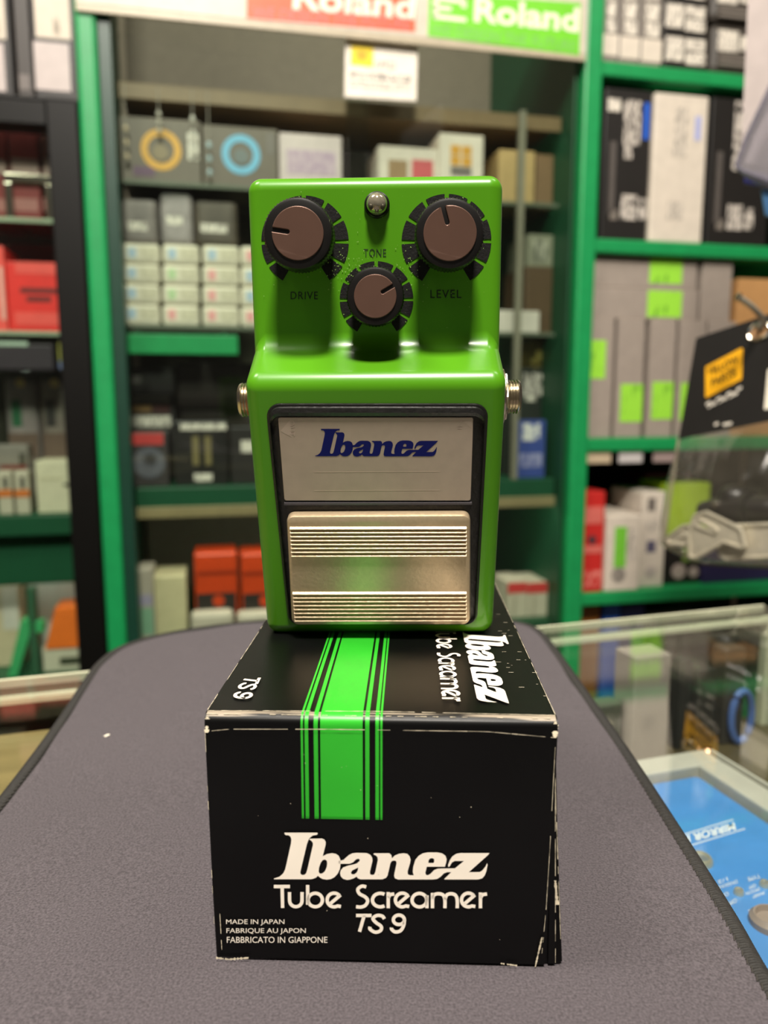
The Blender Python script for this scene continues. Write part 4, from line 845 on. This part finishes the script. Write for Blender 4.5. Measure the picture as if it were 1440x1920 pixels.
W_.append(wear([(fy(-hw+.0010, .0009), up_), (fy(-hw+.004, .0006), up_), (fy(-hw+.0085, .0011), up_)], .0007, .15, 24))
W_.append(wear([(fy(hw-.0115, .0013), up_), (fy(hw-.0075, .0008), up_)], .0005, .2, 14))
W_.append(wear([(BB(hw-.0006, -.0003, BH-.004), BX), (BB(hw-.0005, .0004, BH-.0006), BX)], .0016, 0, 10))
W_.append(wear([(BB(-hw+.0005, -.0003, BH-.004), BX), (BB(-hw+.0006, .0004, BH-.0006), BX)], .0012, 0, 10))
for s_, e_ in ((-1, 1), (1, 1)): W_.append(wear([(BB(s_*(hw-.0003), .002, BH+OFF*1.6), BX), (BB(s_*(hw-.0003), BL*.97, BH+OFF*1.6), BX)], .00013, .1, 40))
W_.append(wear([(BB(hw+.0006, .0002, BH*.36), BX), (BB(hw+.0013, .0002, BH*.26), BX)], .0009, 0, 10))
W_.append(wear([(BB(hw-.0002, .0002, BH*.8), BX), (BB(hw+.0013, .0002, .001), BX)], .00018, .15, 26))
W_.append(wear([(BB(hw-.0002, .001, BH*.8), BX), (BB(hw+.0028, .001, .001), BX)], .00018, .3, 26))
# scuffs on the top by the lettering
for _ in range(36):
    x, y = random.uniform(.62, .98)*hw, random.uniform(.012, .085); p = BB(x, y, BH+.0002+OFF); l_ = random.uniform(.0002, .0014)
    W_.append(([p, p+BX*l_, p+BX*l_+BD*.00012, p+BD*.00012], [[0, 1, 2, 3]]))
for _ in range(16):
    p = fpl.pt(random.uniform(-.9, .9)*hw, random.uniform(.1, .9)*BH, OFF); q = random.uniform(.00008, .0002)
    W_.append(([p, p+BX*q, p+BX*q+up_*q, p+up_*q], [[0, 1, 2, 3]]))
vs, fs = merge(W_); o = mesh('worn_edges', vs, fs, PAPER, carton_o); o['kind'] = 'stuff'; o['label'] = 'bare paper showing on worn folds and corners'

# ================================================================== PEDAL
p0 = F(-.0014, .2356, 0); PB = ZM+BH+.0002
PYW = math.radians(1.0); PRO = math.radians(.45)
XU = Vector((math.cos(PYW)*math.cos(PRO), -math.sin(PYW), math.sin(PRO))).normalized()
YU = Vector((math.sin(PYW), math.cos(PYW), 0)); YU = (YU-XU*YU.dot(XU)).normalized(); ZU_ = XU.cross(YU)
PO = Vector((p0.x, p0.y, PB-.0001))
def PP(x, y, z): return PO+XU*x*K+YU*y*K+ZU_*z*K
ped = root('effects_pedal', 'bright green guitar effects pedal standing upright on its black carton', 'effects pedal', PP(0, .015, 0))
PGREEN = mat('green_enamel', (79, 144, 20), .30, vary=.04, scale=25, spec=.35, coat=.25)
PGREEN.node_tree.nodes['Principled BSDF'].inputs['Coat Roughness'].default_value = .12
PWD = .0722/2
prf = [(.0005, 0), (-.0232, .0800), (-.0072, .0895), (-.0100, .1362), (.0300, .1362), (.0300, 0)]
bm = bmesh.new()
A = [bm.verts.new(PP(-PWD, y, z)) for y, z in prf]; B = [bm.verts.new(PP(PWD, y, z)) for y, z in prf]
bm.faces.new(A); bm.faces.new(B[::-1])
for i in range(6): bm.faces.new([A[i], B[i], B[(i+1) % 6], A[(i+1) % 6]])
bmesh.ops.recalc_face_normals(bm, faces=bm.faces)
bmesh.ops.bevel(bm, geom=bm.edges[:], offset=.0037, segments=8, profile=.5, affect='EDGES', clamp_overlap=False)
bm.verts.index_update(); vs = [v.co.copy() for v in bm.verts]; fs = [[v.index for v in f.verts] for f in bm.faces]; bm.free()
body = mesh('housing', vs, fs, PGREEN, ped, True, wn=True)
# lower face plane, knob panel plane
lf = Plane(PP(0, .0005, 0), XU, PP(0, -.0232, .0800)-PP(0, .0005, 0))
kp = Plane(PP(0, -.0072, .0895), XU, PP(0, -.0100, .1362)-PP(0, -.0072, .0895))
BEZ = mat('bezel_black', (18, 17, 16), .38, vary=.2, scale=500, bump=.25, spec=.6)
q = [lf.hit(*p) for p in ((541,1170),(894,1170),(916,756),(498,756))]
ol = round_poly(q, .0036, 6); bez = slab('bezel', lf, ol, -.0005, .0007, BEZ, ped, .0004, True)
# raised rim of the bezel
inn = round_poly([lf.hit(*p) for p in ((545,1163),(889,1163),(905,780),(509,780))], .0026, 6); oo = inset(ol, .0006)
n_ = len(oo); R3 = [(oo, .0004), (inset(oo, .0003), .0013), ([tuple((Vector(a_)+Vector(b_))/2) for a_, b_ in zip(oo, inn)], .0017), (inset(inn, -.0004), .0013), (inn, .0004)]
vs = [lf.pt(*p, h) for r_, h in R3 for p in r_]; fs = [[i*n_+k, i*n_+(k+1) % n_, (i+1)*n_+(k+1) % n_, (i+1)*n_+k] for i in range(4) for k in range(n_)]
mesh('rim', vs, fs, BEZ, bez, True)
PLATE = mat('grey_plate', (182, 165, 148), .42, .3, vary=.04, scale=300)
pq = round_poly([lf.hit(*p) for p in ((534,936),(882,936),(887,780),(522,780))], .0006, 3)
plate = slab('name_plate', lf, pq, .0004, .0011, PLATE, ped, .0002)
LOGOB = mat('logo_blue', (3, 12, 92), .5, spec=.25)
put('brand_lettering', lf, LOGO, lambda x, y: lf.hit(591+(x-90)/2644.5*230, 801.5+(y-66)/576*51.5), .00116, LOGOB, plate)
ENG = mat('plate_engraving', (190, 173, 156), .4, .3)
for y in (882, 917): slab('engraved_line', lf, px_quad(lf, [(590, y), (824, y-1), (824, y-.2), (590, y+.8)]), .0010, .00113, ENG, plate)
for pts in (((527, 806), (548, 817), (545, 784)), ((884, 800), (868, 788), (884, 783))):
    slab('arrow', lf, [lf.hit(*p) for p in pts], .0010, .00113, mat('plate_arrow', (190, 172, 156), .42, .3), plate)
put('jack_lettering', lf, text_geo('OUT'), affine(lf.hit(542, 786), lf.hit(543, 816), lf.hit(553, 785)), .00115, MATS['plate_arrow'], plate)
put('jack_lettering', lf, text_geo('IN'), affine(lf.hit(866, 801), lf.hit(866, 786), lf.hit(857, 801)), .00115, MATS['plate_arrow'], plate)
slab('plate_lip', lf, px_quad(lf, [(534, 943), (884, 942), (884, 938.5), (534, 939)]), .0005, .0015, mat('lip_grey', (88, 84, 88), .25, .3), bez)
PADM = mat('champagne_metal', (200, 178, 146), .38, .55, vary=.05, scale=900, bump=.08)
padq = round_poly([lf.hit(*p) for p in ((550,1159),(880,1158),(880,954),(540,956))], .0021, 6)
pad = slab('foot_switch', lf, padq, .0003, .0042, PADM, ped, .0011, True)
def rib(y, w, x0, x1):
    a_, b_ = lf.hit(x0, y), lf.hit(x1, y-.6); hh = abs(lf.hit(700, y-w/2)[1]-lf.hit(700, y+w/2)[1])/2; vs = []
    for p in (a_, b_):
        for da, h in ((-hh, .0040), (-hh*.65, .0046), (0, .0049), (hh*.65, .0046), (hh, .0040)): vs.append(lf.pt(p[0], p[1]+da, h))
    mesh('rib', vs, [[k, k+1, 6+k, 5+k] for k in range(4)]+[[0,1,2,3,4],[5,6,7,8,9]], PADM, pad, True)
for k in range(8): rib(978+k*7.2, 6.6, 547.5+k*.4, 872)
for k in range(8): rib(1098.5+k*7.1, 6.4, 552.5+k*.5, 872)
# jacks
JM = mat('nickel_jack', (222, 212, 190), .22, 1, vary=.08, scale=200)
for s_, xx, zc in ((-1, 449, 748), (1, 968, 746)):
    jz = (at_depth(720, zc, .228*K).z-PO.z)/K; c = PP(s_*PWD, -.008, jz); ax = XU*s_
    j = None; rj = .0050*K; pf = [(rj*1.02, -.0004)]
    ln = .0032 if s_ < 0 else .0046
    if s_ > 0:
        vs, fs = lathe(c, ax, YU, ZU_, [(rj*1.62, -.0004), (rj*1.62, .0006), (rj*1.3, .0012)], 32); mesh('washer', vs, fs, JM, ped, True)
        vs, fs = lathe(c, ax, YU, ZU_, [(rj*1.45, .0004), (rj*1.5, .0008), (rj*1.5, .0012), (rj*1.35, .0016)], 6); mesh('nut', vs, fs, JM, ped)
    else:
        vs, fs = lathe(c, ax, YU, ZU_, [(rj*1.15, -.0004), (rj*1.15, .0005), (rj*1.05, .0006)], 32); mesh('washer', vs, fs, mat('washer_reflection_tint', (206, 140, 104), .3, 1), ped, True)  # pinkish-orange reflection put into this washer's colour
    h = .0002; k = 0
    while h < ln: pf.append((rj*(1.0 if k % 2 else .92), h)); h += .00038; k += 1
    pf += [(rj*.96, ln+.0003), (rj*.88, ln+.0006), (rj*.62, ln+.0006), (rj*.58, ln-.001)]
    vs, fs = lathe(c, ax, YU, ZU_, pf, 40); j = mesh('jack', vs, fs, JM, ped, True)
# knobs
KB = mat('knob_black', (17, 15, 14), .36, vary=.2, scale=300, spec=.5); CAPM = mat('knob_cap_metal', (118, 90, 78), .34, .5, vary=.05, scale=120, aniso=.5)  # reddish-brown reflection mixed into the base colour of the metal caps
MARK = mat('mark_black', (12, 11, 10), .6, vary=.3, scale=1500, bump=.12, spec=.3)
def knob(cx, cy, rm, rk, rc, hgt, ang, nk):
    c = kp.hit(cx, cy); C = kp.pt(*c); depth = (C-CAMP).dot(Vector((0, math.cos(PITCH), -math.sin(PITCH)))); s_ = depth/FPX
    rm_, ri_ = rm*s_, rm*s_*.62
    for k in range(10):
        a0 = math.radians(-60+30*k+2.8); a1 = math.radians(-60+30*k+27.2); pts = []
        for i in range(7): a_ = a0+(a1-a0)*i/6; pts.append((c[0]+rm_*math.cos(a_), c[1]+rm_*math.sin(a_)))
        for i in range(7): a_ = a1+(a0-a1)*i/6; pts.append((c[0]+ri_*math.cos(a_), c[1]+ri_*math.sin(a_)))
        slab('scale_mark', kp, pts, -.0001, .00018, MARK, ped)
    dd = (depth-hgt)/FPX; R = rk*dd; Rc = rc*dd
    pr = [(R*.80, -.0002), (R*.86, .0012), (R*.92, hgt*.45), (R*.985, hgt*.5), (R*.985, hgt*.93), (R*.93, hgt*.985), (R*.86, hgt), (R*.5, hgt)]
    n = nk*2
    def kn(i, k): return (1.0 if k % 2 else .968) if i in (3, 4) else 1
    vs, fs = lathe(C, kp.n, kp.ex, kp.ey, pr, n, kn); kb = mesh('knob', vs, fs, KB, ped, True)
    th = math.radians(ang); w = Rc*.085; d = math.asin(w/Rc); pts = []
    for i in range(61): a_ = th+d+(2*math.pi-2*d)*i/60; pts.append((c[0]+Rc*math.cos(a_), c[1]+Rc*math.sin(a_)))
    ux, uy = math.cos(th), math.sin(th)
    for i in range(7):
        b_ = -math.pi/2+math.pi*i/6; r0 = Rc*.40; lx_, ly_ = r0-w*math.cos(b_), w*math.sin(b_); pts.append((c[0]+ux*lx_-uy*ly_, c[1]+uy*lx_+ux*ly_))
    slab('cap', kp, pts, hgt-.0002, hgt+.0004, CAPM, kb, .00018)
knob(572, 454, 82, 68, 48.7, .0150, 171, 62); knob(837, 453, 84, 67, 50.0, .0140, 105.7, 62); knob(706, 562, 69, 56, 40.0, .0125, 29, 54)
INK = mat('panel_ink', (14, 34, 12), .5)
for s_, px in (('TONE', (682, 467, 724, 481.5)), ('DRIVE', (545, 547, 596, 561.5)), ('LEVEL', (807, 543.5, 865, 559))): put_text('control_lettering', kp, s_, px, .00012, INK, ped, space=1.15)
# indicator lamp
c = kp.hit(707, 385); C = kp.pt(*c)
vs, fs = lathe(C, kp.n, kp.ex, kp.ey, [(.0033, -.0002), (.0033, .0009), (.0029, .0013), (.0027, .0010)], 32); led = mesh('indicator_bezel', vs, fs, KB, ped, True)
vs, fs = lathe(C, kp.n, kp.ex, kp.ey, [(.0027, .0004)]+[(.0027*math.cos(a_), .0022+.0024*math.sin(a_)) for a_ in [math.pi/2*i/8 for i in range(8)]]+[(.0002, .00462)], 32)
mesh('indicator_lens', vs, fs, mat('clear_lens', (196, 188, 164), .06, .75, vary=.35, scale=420), led, True)
# dust on the knob panel and face
g = []
for _ in range(230):
    r_ = random.random()
    if r_ < .5: x, y = random.gauss(655, 30), random.gauss(505, 22)
    elif r_ < .65: x, y = random.gauss(765, 18), random.gauss(500, 25)
    else: x, y = random.uniform(475, 935), random.uniform(355, 640)
    if not (472 < x < 940 and 352 < y < 640): continue
    a_, b_ = kp.hit(x, y); q_ = random.uniform(.00005, .00022); e_ = q_*random.uniform(.5, 2); an = random.uniform(0, 3.14); ca, sa = math.cos(an), math.sin(an)
    g.append(([kp.pt(a_+dx*ca*e_-dy*sa*q_, b_+dx*sa*e_+dy*ca*q_, .00025) for dx, dy in ((-.5,-.5),(.5,-.5),(.5,.5),(-.5,.5))], [[0,1,2,3]]))
vs, fs = merge(g); o = mesh('dust', vs, fs, mat('dust', (140, 180, 90), .8), ped); o['kind'] = 'stuff'

# ================================================================== HANGING STOCK AT THE RIGHT
xr = .375
rack = root('display_rack', 'dark metal side rack at the right holding hooks and bags', 'rack', Vector((xr+.01, .60, 0)))
wbox('panel', Matrix.Translation((xr+.006, .48, 0)), .012, .22, 1.75, mat('rack_metal', (60, 62, 60), .5), rack)
wbox('foot', Matrix.Translation((xr+.09, .44, 0)), .18, .3, .03, mat('rack_metal', (60, 62, 60), .5), rack)
# header card and bag
TL, BLq, TR, BR = at_depth(1305, 634, .655), at_depth(1272, 824, .655), at_depth(1500, 568, .585), at_depth(1500, 778, .585)
hdp = Plane(TL, TR-TL, TL-BLq); 
bag = root('parts_bag', 'clear bag with black header card hanging on the chrome hook', 'bag', Vector(((TL.x+TR.x)/2, (TL.y+TR.y)/2, at_depth(1350, 1055, .64).z)))
hd = [(1305,634),(1498,570),(1498,778),(1272,824)]
slab('header_card', hdp, round_poly([hdp.hit(*p) for p in hd], .0008, 3), -.0012, 0, mat('header_black', (26, 24, 22), .5), bag)
YEL = mat('header_yellow', (240, 174, 18), .5)
slab('yellow_badge', hdp, round_poly([hdp.hit(*p) for p in ((1323,747),(1391,711),(1393,651),(1323,688))], .0012, 3), -.0001, .0003, YEL, bag)
HIN = mat('header_ink', (52, 40, 12), .5)
put('badge_lettering', hdp, text_geo('YELLOW', bold=.025), affine(hdp.hit(1327, 706), hdp.hit(1386, 680), hdp.hit(1326, 692)), .0006, HIN, bag)
put('badge_lettering', hdp, text_geo('PARTS', bold=.025), affine(hdp.hit(1334, 727), hdp.hit(1380, 704), hdp.hit(1334, 711)), .0006, HIN, bag)
CHK = mat('header_white', (222, 214, 200), .5)
for k in range(7):
    for j in range(2):
        if (k+j) % 2: continue
        x0 = 1324+k*9.6; y0 = 756-k*4.6+j*5
        slab('checker', hdp, [hdp.hit(x0, y0+5), hdp.hit(x0+9, y0+.6), hdp.hit(x0+9, y0-4.4), hdp.hit(x0, y0)], -.0001, .0003, CHK, bag)
for k in range(6):
    x0 = 1327+k*10; y0 = 761-k*4.7
    slab('checker', hdp, [hdp.hit(x0, y0+5), hdp.hit(x0+5, y0+2.4), hdp.hit(x0+7, y0-2.6), hdp.hit(x0+2, y0)], -.0001, .0003, CHK, bag)
for x0, x1 in ((1340,1347),(1356,1372)): slab('small_print', hdp, [hdp.hit(x0, 799), hdp.hit(x1, 796), hdp.hit(x1, 791), hdp.hit(x0, 794)], -.0001, .0003, CHK, bag)
slab('white_label', hdp, [hdp.hit(1433, 768), hdp.hit(1496, 755), hdp.hit(1496, 680), hdp.hit(1440, 693)], -.0001, .0003, WHT, bag)
c = hdp.hit(1424, 622); pts = [(c[0]+.009*math.cos(a_*math.pi/12), c[1]+.006*math.sin(a_*math.pi/12)) for a_ in range(24)]
vs, fs = tube_pts([hdp.pt(a_, b_, .0004) for a_, b_ in pts], .0014, 6, True); mesh('hang_hole_eyelet', vs, fs, CHR, bag, True)
hk = at_depth(1386, 558, .578); ho = hdp.pt(c[0], c[1]+.0030, 0)
pth = spline([tuple(hk), tuple(at_depth(1412, 577, .588)), tuple(at_depth(1431, 600, .602)), tuple(ho), (ho.x+.02, ho.y+.03, ho.z+.001), (xr+.008, ho.y+.045, ho.z+.001)], 6)
vs, fs = tube_pts(pth, .0022, 12); mesh('hook', vs, fs, mat('hook_steel', (196, 190, 174), .3, .45), rack, True)
vs, fs = lathe(hk, (hk-Vector(pth[1])).normalized(), Vector((0, 1, 0)), Vector((.5, 0, .86)), [(.0022, -.001), (.0031, .0005), (.0031, .0025), (.002, .0035)], 16); mesh('hook_tip', vs, fs, CHR, rack, True)
slab('hang_hole', hdp, pts, -.0002, .0003, mat('kraft_seen', (170, 130, 90), .7), bag)
# film body with wavy faces and rounded foot
vs, fs = [], []; nu, nv = 16, 14
nu, nv = 30, 26
bl_, br_ = hdp.hit(1272, 822), hdp.hit(1498, 776); fl, frr = hdp.hit(1243, 1022), hdp.hit(1490, 1066)
FOOT = [(0, fl), (.30, hdp.hit(1318, 1057)), (.5, hdp.hit(1366, 1060)), (1, frr)]
def foot(s_):
    for (s0, p_), (s1, q_) in zip(FOOT, FOOT[1:]):
        if s_ <= s1: k_ = (s_-s0)/(s1-s0); return (p_[0]+(q_[0]-p_[0])*k_, p_[1]+(q_[1]-p_[1])*k_)
    return frr
for sd in (0, 1):
    for j in range(nv+1):
        for i in range(nu+1):
            s_, t_ = i/nu, 1-(1-j/nv)**1.5; fx = foot(s_)
            a_ = (bl_[0]*(1-s_)+br_[0]*s_)*(1-t_)+fx[0]*t_; b_ = (bl_[1]*(1-s_)+br_[1]*s_)*(1-t_)+fx[1]*t_
            sh_ = math.sin(math.pi*s_)**.33*min(1, t_/.42)**.8*min(1, (1-t_)/.05)**.5
            bul = sh_*(.0285+.0035*N.noise(Vector((a_*70, b_*55, sd*7))))
            vs.append(hdp.pt(a_, b_, -.0006+(bul if sd else -bul)))
o_ = (nu+1)*(nv+1)
for sd in (0, 1):
    for j in range(nv):
        for i in range(nu): k = sd*o_+j*(nu+1)+i; fs.append([k, k+1, k+nu+2, k+nu+1])
mesh('film', vs, fs, plastic_film('bag_film', (.96, .96, .95), .035, (206, 196, 176)), bag, True)
vs, fs = tube_pts([hdp.pt(*bl_, -.0006), hdp.pt(*fl, -.0006)]+[hdp.pt(*p_, -.0006) for _, p_ in FOOT[1:]], .0013, 6); mesh('sealed_edge', vs, fs, plastic_film('bag_seal', (.8, .8, .78), .45, (186, 174, 152)), bag, True)
# what the bag holds
CAST = mat('cast_alloy', (206, 198, 178), .34, .45, vary=.12, scale=120)
def alloy(name, label, pts, hole, hh, th=.005):
    loop = round_poly([hdp.hit(*p) for p in pts], .002, 3); hol = [hdp.hit(*p) for p in hole]
    hol = round_poly(hol, .001, 3) if hol else None
    V2, T2 = flat([loop]+([hol] if hol else [])); n0 = len(loop); vs = [hdp.pt(a_, b_, hh) for a_, b_ in V2]+[hdp.pt(a_, b_, hh-th) for a_, b_ in V2]; m0 = len(V2)
    fs = [list(t) for t in T2]+[[i+m0 for i in t] for t in T2]
    for st_, ln_ in ((0, n0), (n0, m0-n0)):
        for i in range(ln_): a_, b_ = st_+i, st_+(i+1) % ln_; fs.append([a_, b_, b_+m0, a_+m0])
    o = mesh(name, vs, fs, CAST, None, True); tag(o, label, 'bracket', 'metal brackets in the bag')
    for lp_ in (loop, hol):
        v_, f_ = tube_pts([hdp.pt(a_, b_, hh) for a_, b_ in lp_], .0017, 8, True); mesh('rolled_rim', v_, f_, CAST, o, True)
    return o
alloy('alloy_bracket', 'cast metal bracket with wide slot at the foot of the bag', [(1318,1000),(1330,968),(1352,962),(1415,992),(1425,1030),(1385,1016),(1332,1046),(1320,1044)], [(1330,986),(1368,1001),(1372,994),(1336,974)], .0190, .004)
alloy('alloy_bracket', 'cast metal bracket lying on its side in the bag corner', [(1262,1010),(1292,988),(1322,984),(1330,1012),(1300,1022),(1268,1020)], [(1287,1000),(1298,1000),(1298,1007),(1287,1007)], .0085, .003)
alloy('alloy_bracket', 'long cast metal bracket reaching toward the right of the bag', [(1372,1000),(1400,986),(1470,984),(1470,1044),(1380,1048),(1366,1038),(1368,1020)], [(1374,1016),(1398,1004),(1396,999),(1378,1008)], .0125, .004)
bp2 = hdp.hit(1372, 930); cc = hdp.pt(*bp2, -.002)
vs, fs = [], []; R_ = random.Random(3)
kn_ = root('rubber_parts', 'black rubber grommet with shiny stud in the clear bag', 'grommet', cc-Vector((0, 0, .03)))
RUB = mat('rubber_black', (20, 18, 17), .35)
def along(pts, hh):
    c0_ = hdp.pt(*hdp.hit(*pts[0][:2]), hh); c1_ = hdp.pt(*hdp.hit(*pts[-1][:2]), hh); ax_ = (c1_-c0_).normalized(); s_ax = ax_.cross(hdp.n).normalized()
    return lathe(c0_, ax_, s_ax, hdp.n, [(r_, (hdp.pt(*hdp.hit(x_, y_), hh)-c0_).dot(ax_)) for x_, y_, r_ in pts], 28)
vs, fs = along([(1300, 962, .004), (1306, 960, .0095), (1330, 955, .0115), (1352, 950, .012), (1354, 949, .0148), (1385, 943, .0150), (1398, 940, .0148), (1400, 940, .012), (1425, 945, .0115), (1450, 950, .011), (1470, 954, .007)], -.0085); mesh('grommet', vs, fs, RUB, kn_, True)
vs, fs = along([(1364, 948, .0125), (1367, 925, .0125), (1370, 914, .009), (1372, 909, .003)], -.0085); mesh('dome', vs, fs, RUB, kn_, True)
vs, fs = lathe(hdp.pt(*hdp.hit(1349, 946), .0075), hdp.n, hdp.ex, hdp.ey, [(.0032, -.008), (.0032, 0), (.002, .0018), (.0004, .002)], 16); mesh('stud', vs, fs, CHR, kn_, True)
# white sheet and clear sleeves at the top corner, clipped by their outer edge to the rack panel
def to_rack(pl, px):
    am = (xr+.0008-pl.o.x)/pl.ex.x; return [(am, pl.hit(*p)[1]) if p[0] >= 1490 else pl.hit(*p) for p in px]
sh = Plane(at_depth(1405, 0, .70), Vector((.9, -.42, 0)), (0, 0, 1))
so = mesh('paper_sheet', *slab_geo(sh, to_rack(sh, ((1405,-60),(1389,305),(1520,330),(1520,-60))), -.0012, 0), mat('paper_pinkish', (176, 164, 160), .7), None); tag(so, 'blank off-white sheet hanging at the right above plastic sleeves', 'paper')
tagn = ['clear plastic sleeve lying frontmost over the white sheet', 'clear plastic sleeve tucked between two sleeves', 'clear plastic sleeve with grey edge at the back of the sleeves']
for k in range(3):
    sp = Plane(at_depth(1382, 310, .655+.008*k), Vector((.95, -.3, 0)), (0, 0, 1)); dx = -2+k*5; dy = k*6
    q_ = [(1382+dx, 312+dy-k*4), (1402+dx, 255+dy-k*6), (1452+dx, 150+dy), (1540, -20), (1540, 372+dy), (1470, 350+dy), (1395+dx, 322+dy)]
    lo = round_poly(to_rack(sp, q_), .003, 4)
    o = mesh('plastic_sleeve', *slab_geo(sp, lo, -.0008, .0008, .0004), plastic_film('sleeve_film', (.93, .93, .95), .16, (184, 178, 180)), None); tag(o, tagn[k], 'sleeve', 'plastic sleeves')
    vs, fs = tube_pts([sp.pt(a_, b_, 0) for a_, b_ in lo], .0016, 6, True); mesh('welded_edge', vs, fs, plastic_film('sleeve_edge', (.7, .7, .76), .5, (128, 124, 138)), o, True)
sb = Plane(at_depth(1400, 345, .69), Vector((.95, -.3, 0)), (0, 0, 1))
o = mesh('blue_packet', *slab_geo(sb, to_rack(sb, ((1398,318),(1500,345),(1500,378),(1396,342))), -.004, 0, .001), mat('packet_blue', (48, 42, 160), .4), None); tag(o, 'deep blue packet edge under the plastic sleeves', 'packet')
o = mesh('blue_packet', *slab_geo(sb, to_rack(sb, ((1430,352),(1500,360),(1500,440),(1438,400))), -.010, -.006, .001), mat('packet_sky', (104, 164, 222), .4), None); tag(o, 'sky blue packet hanging below the deep blue one', 'packet')
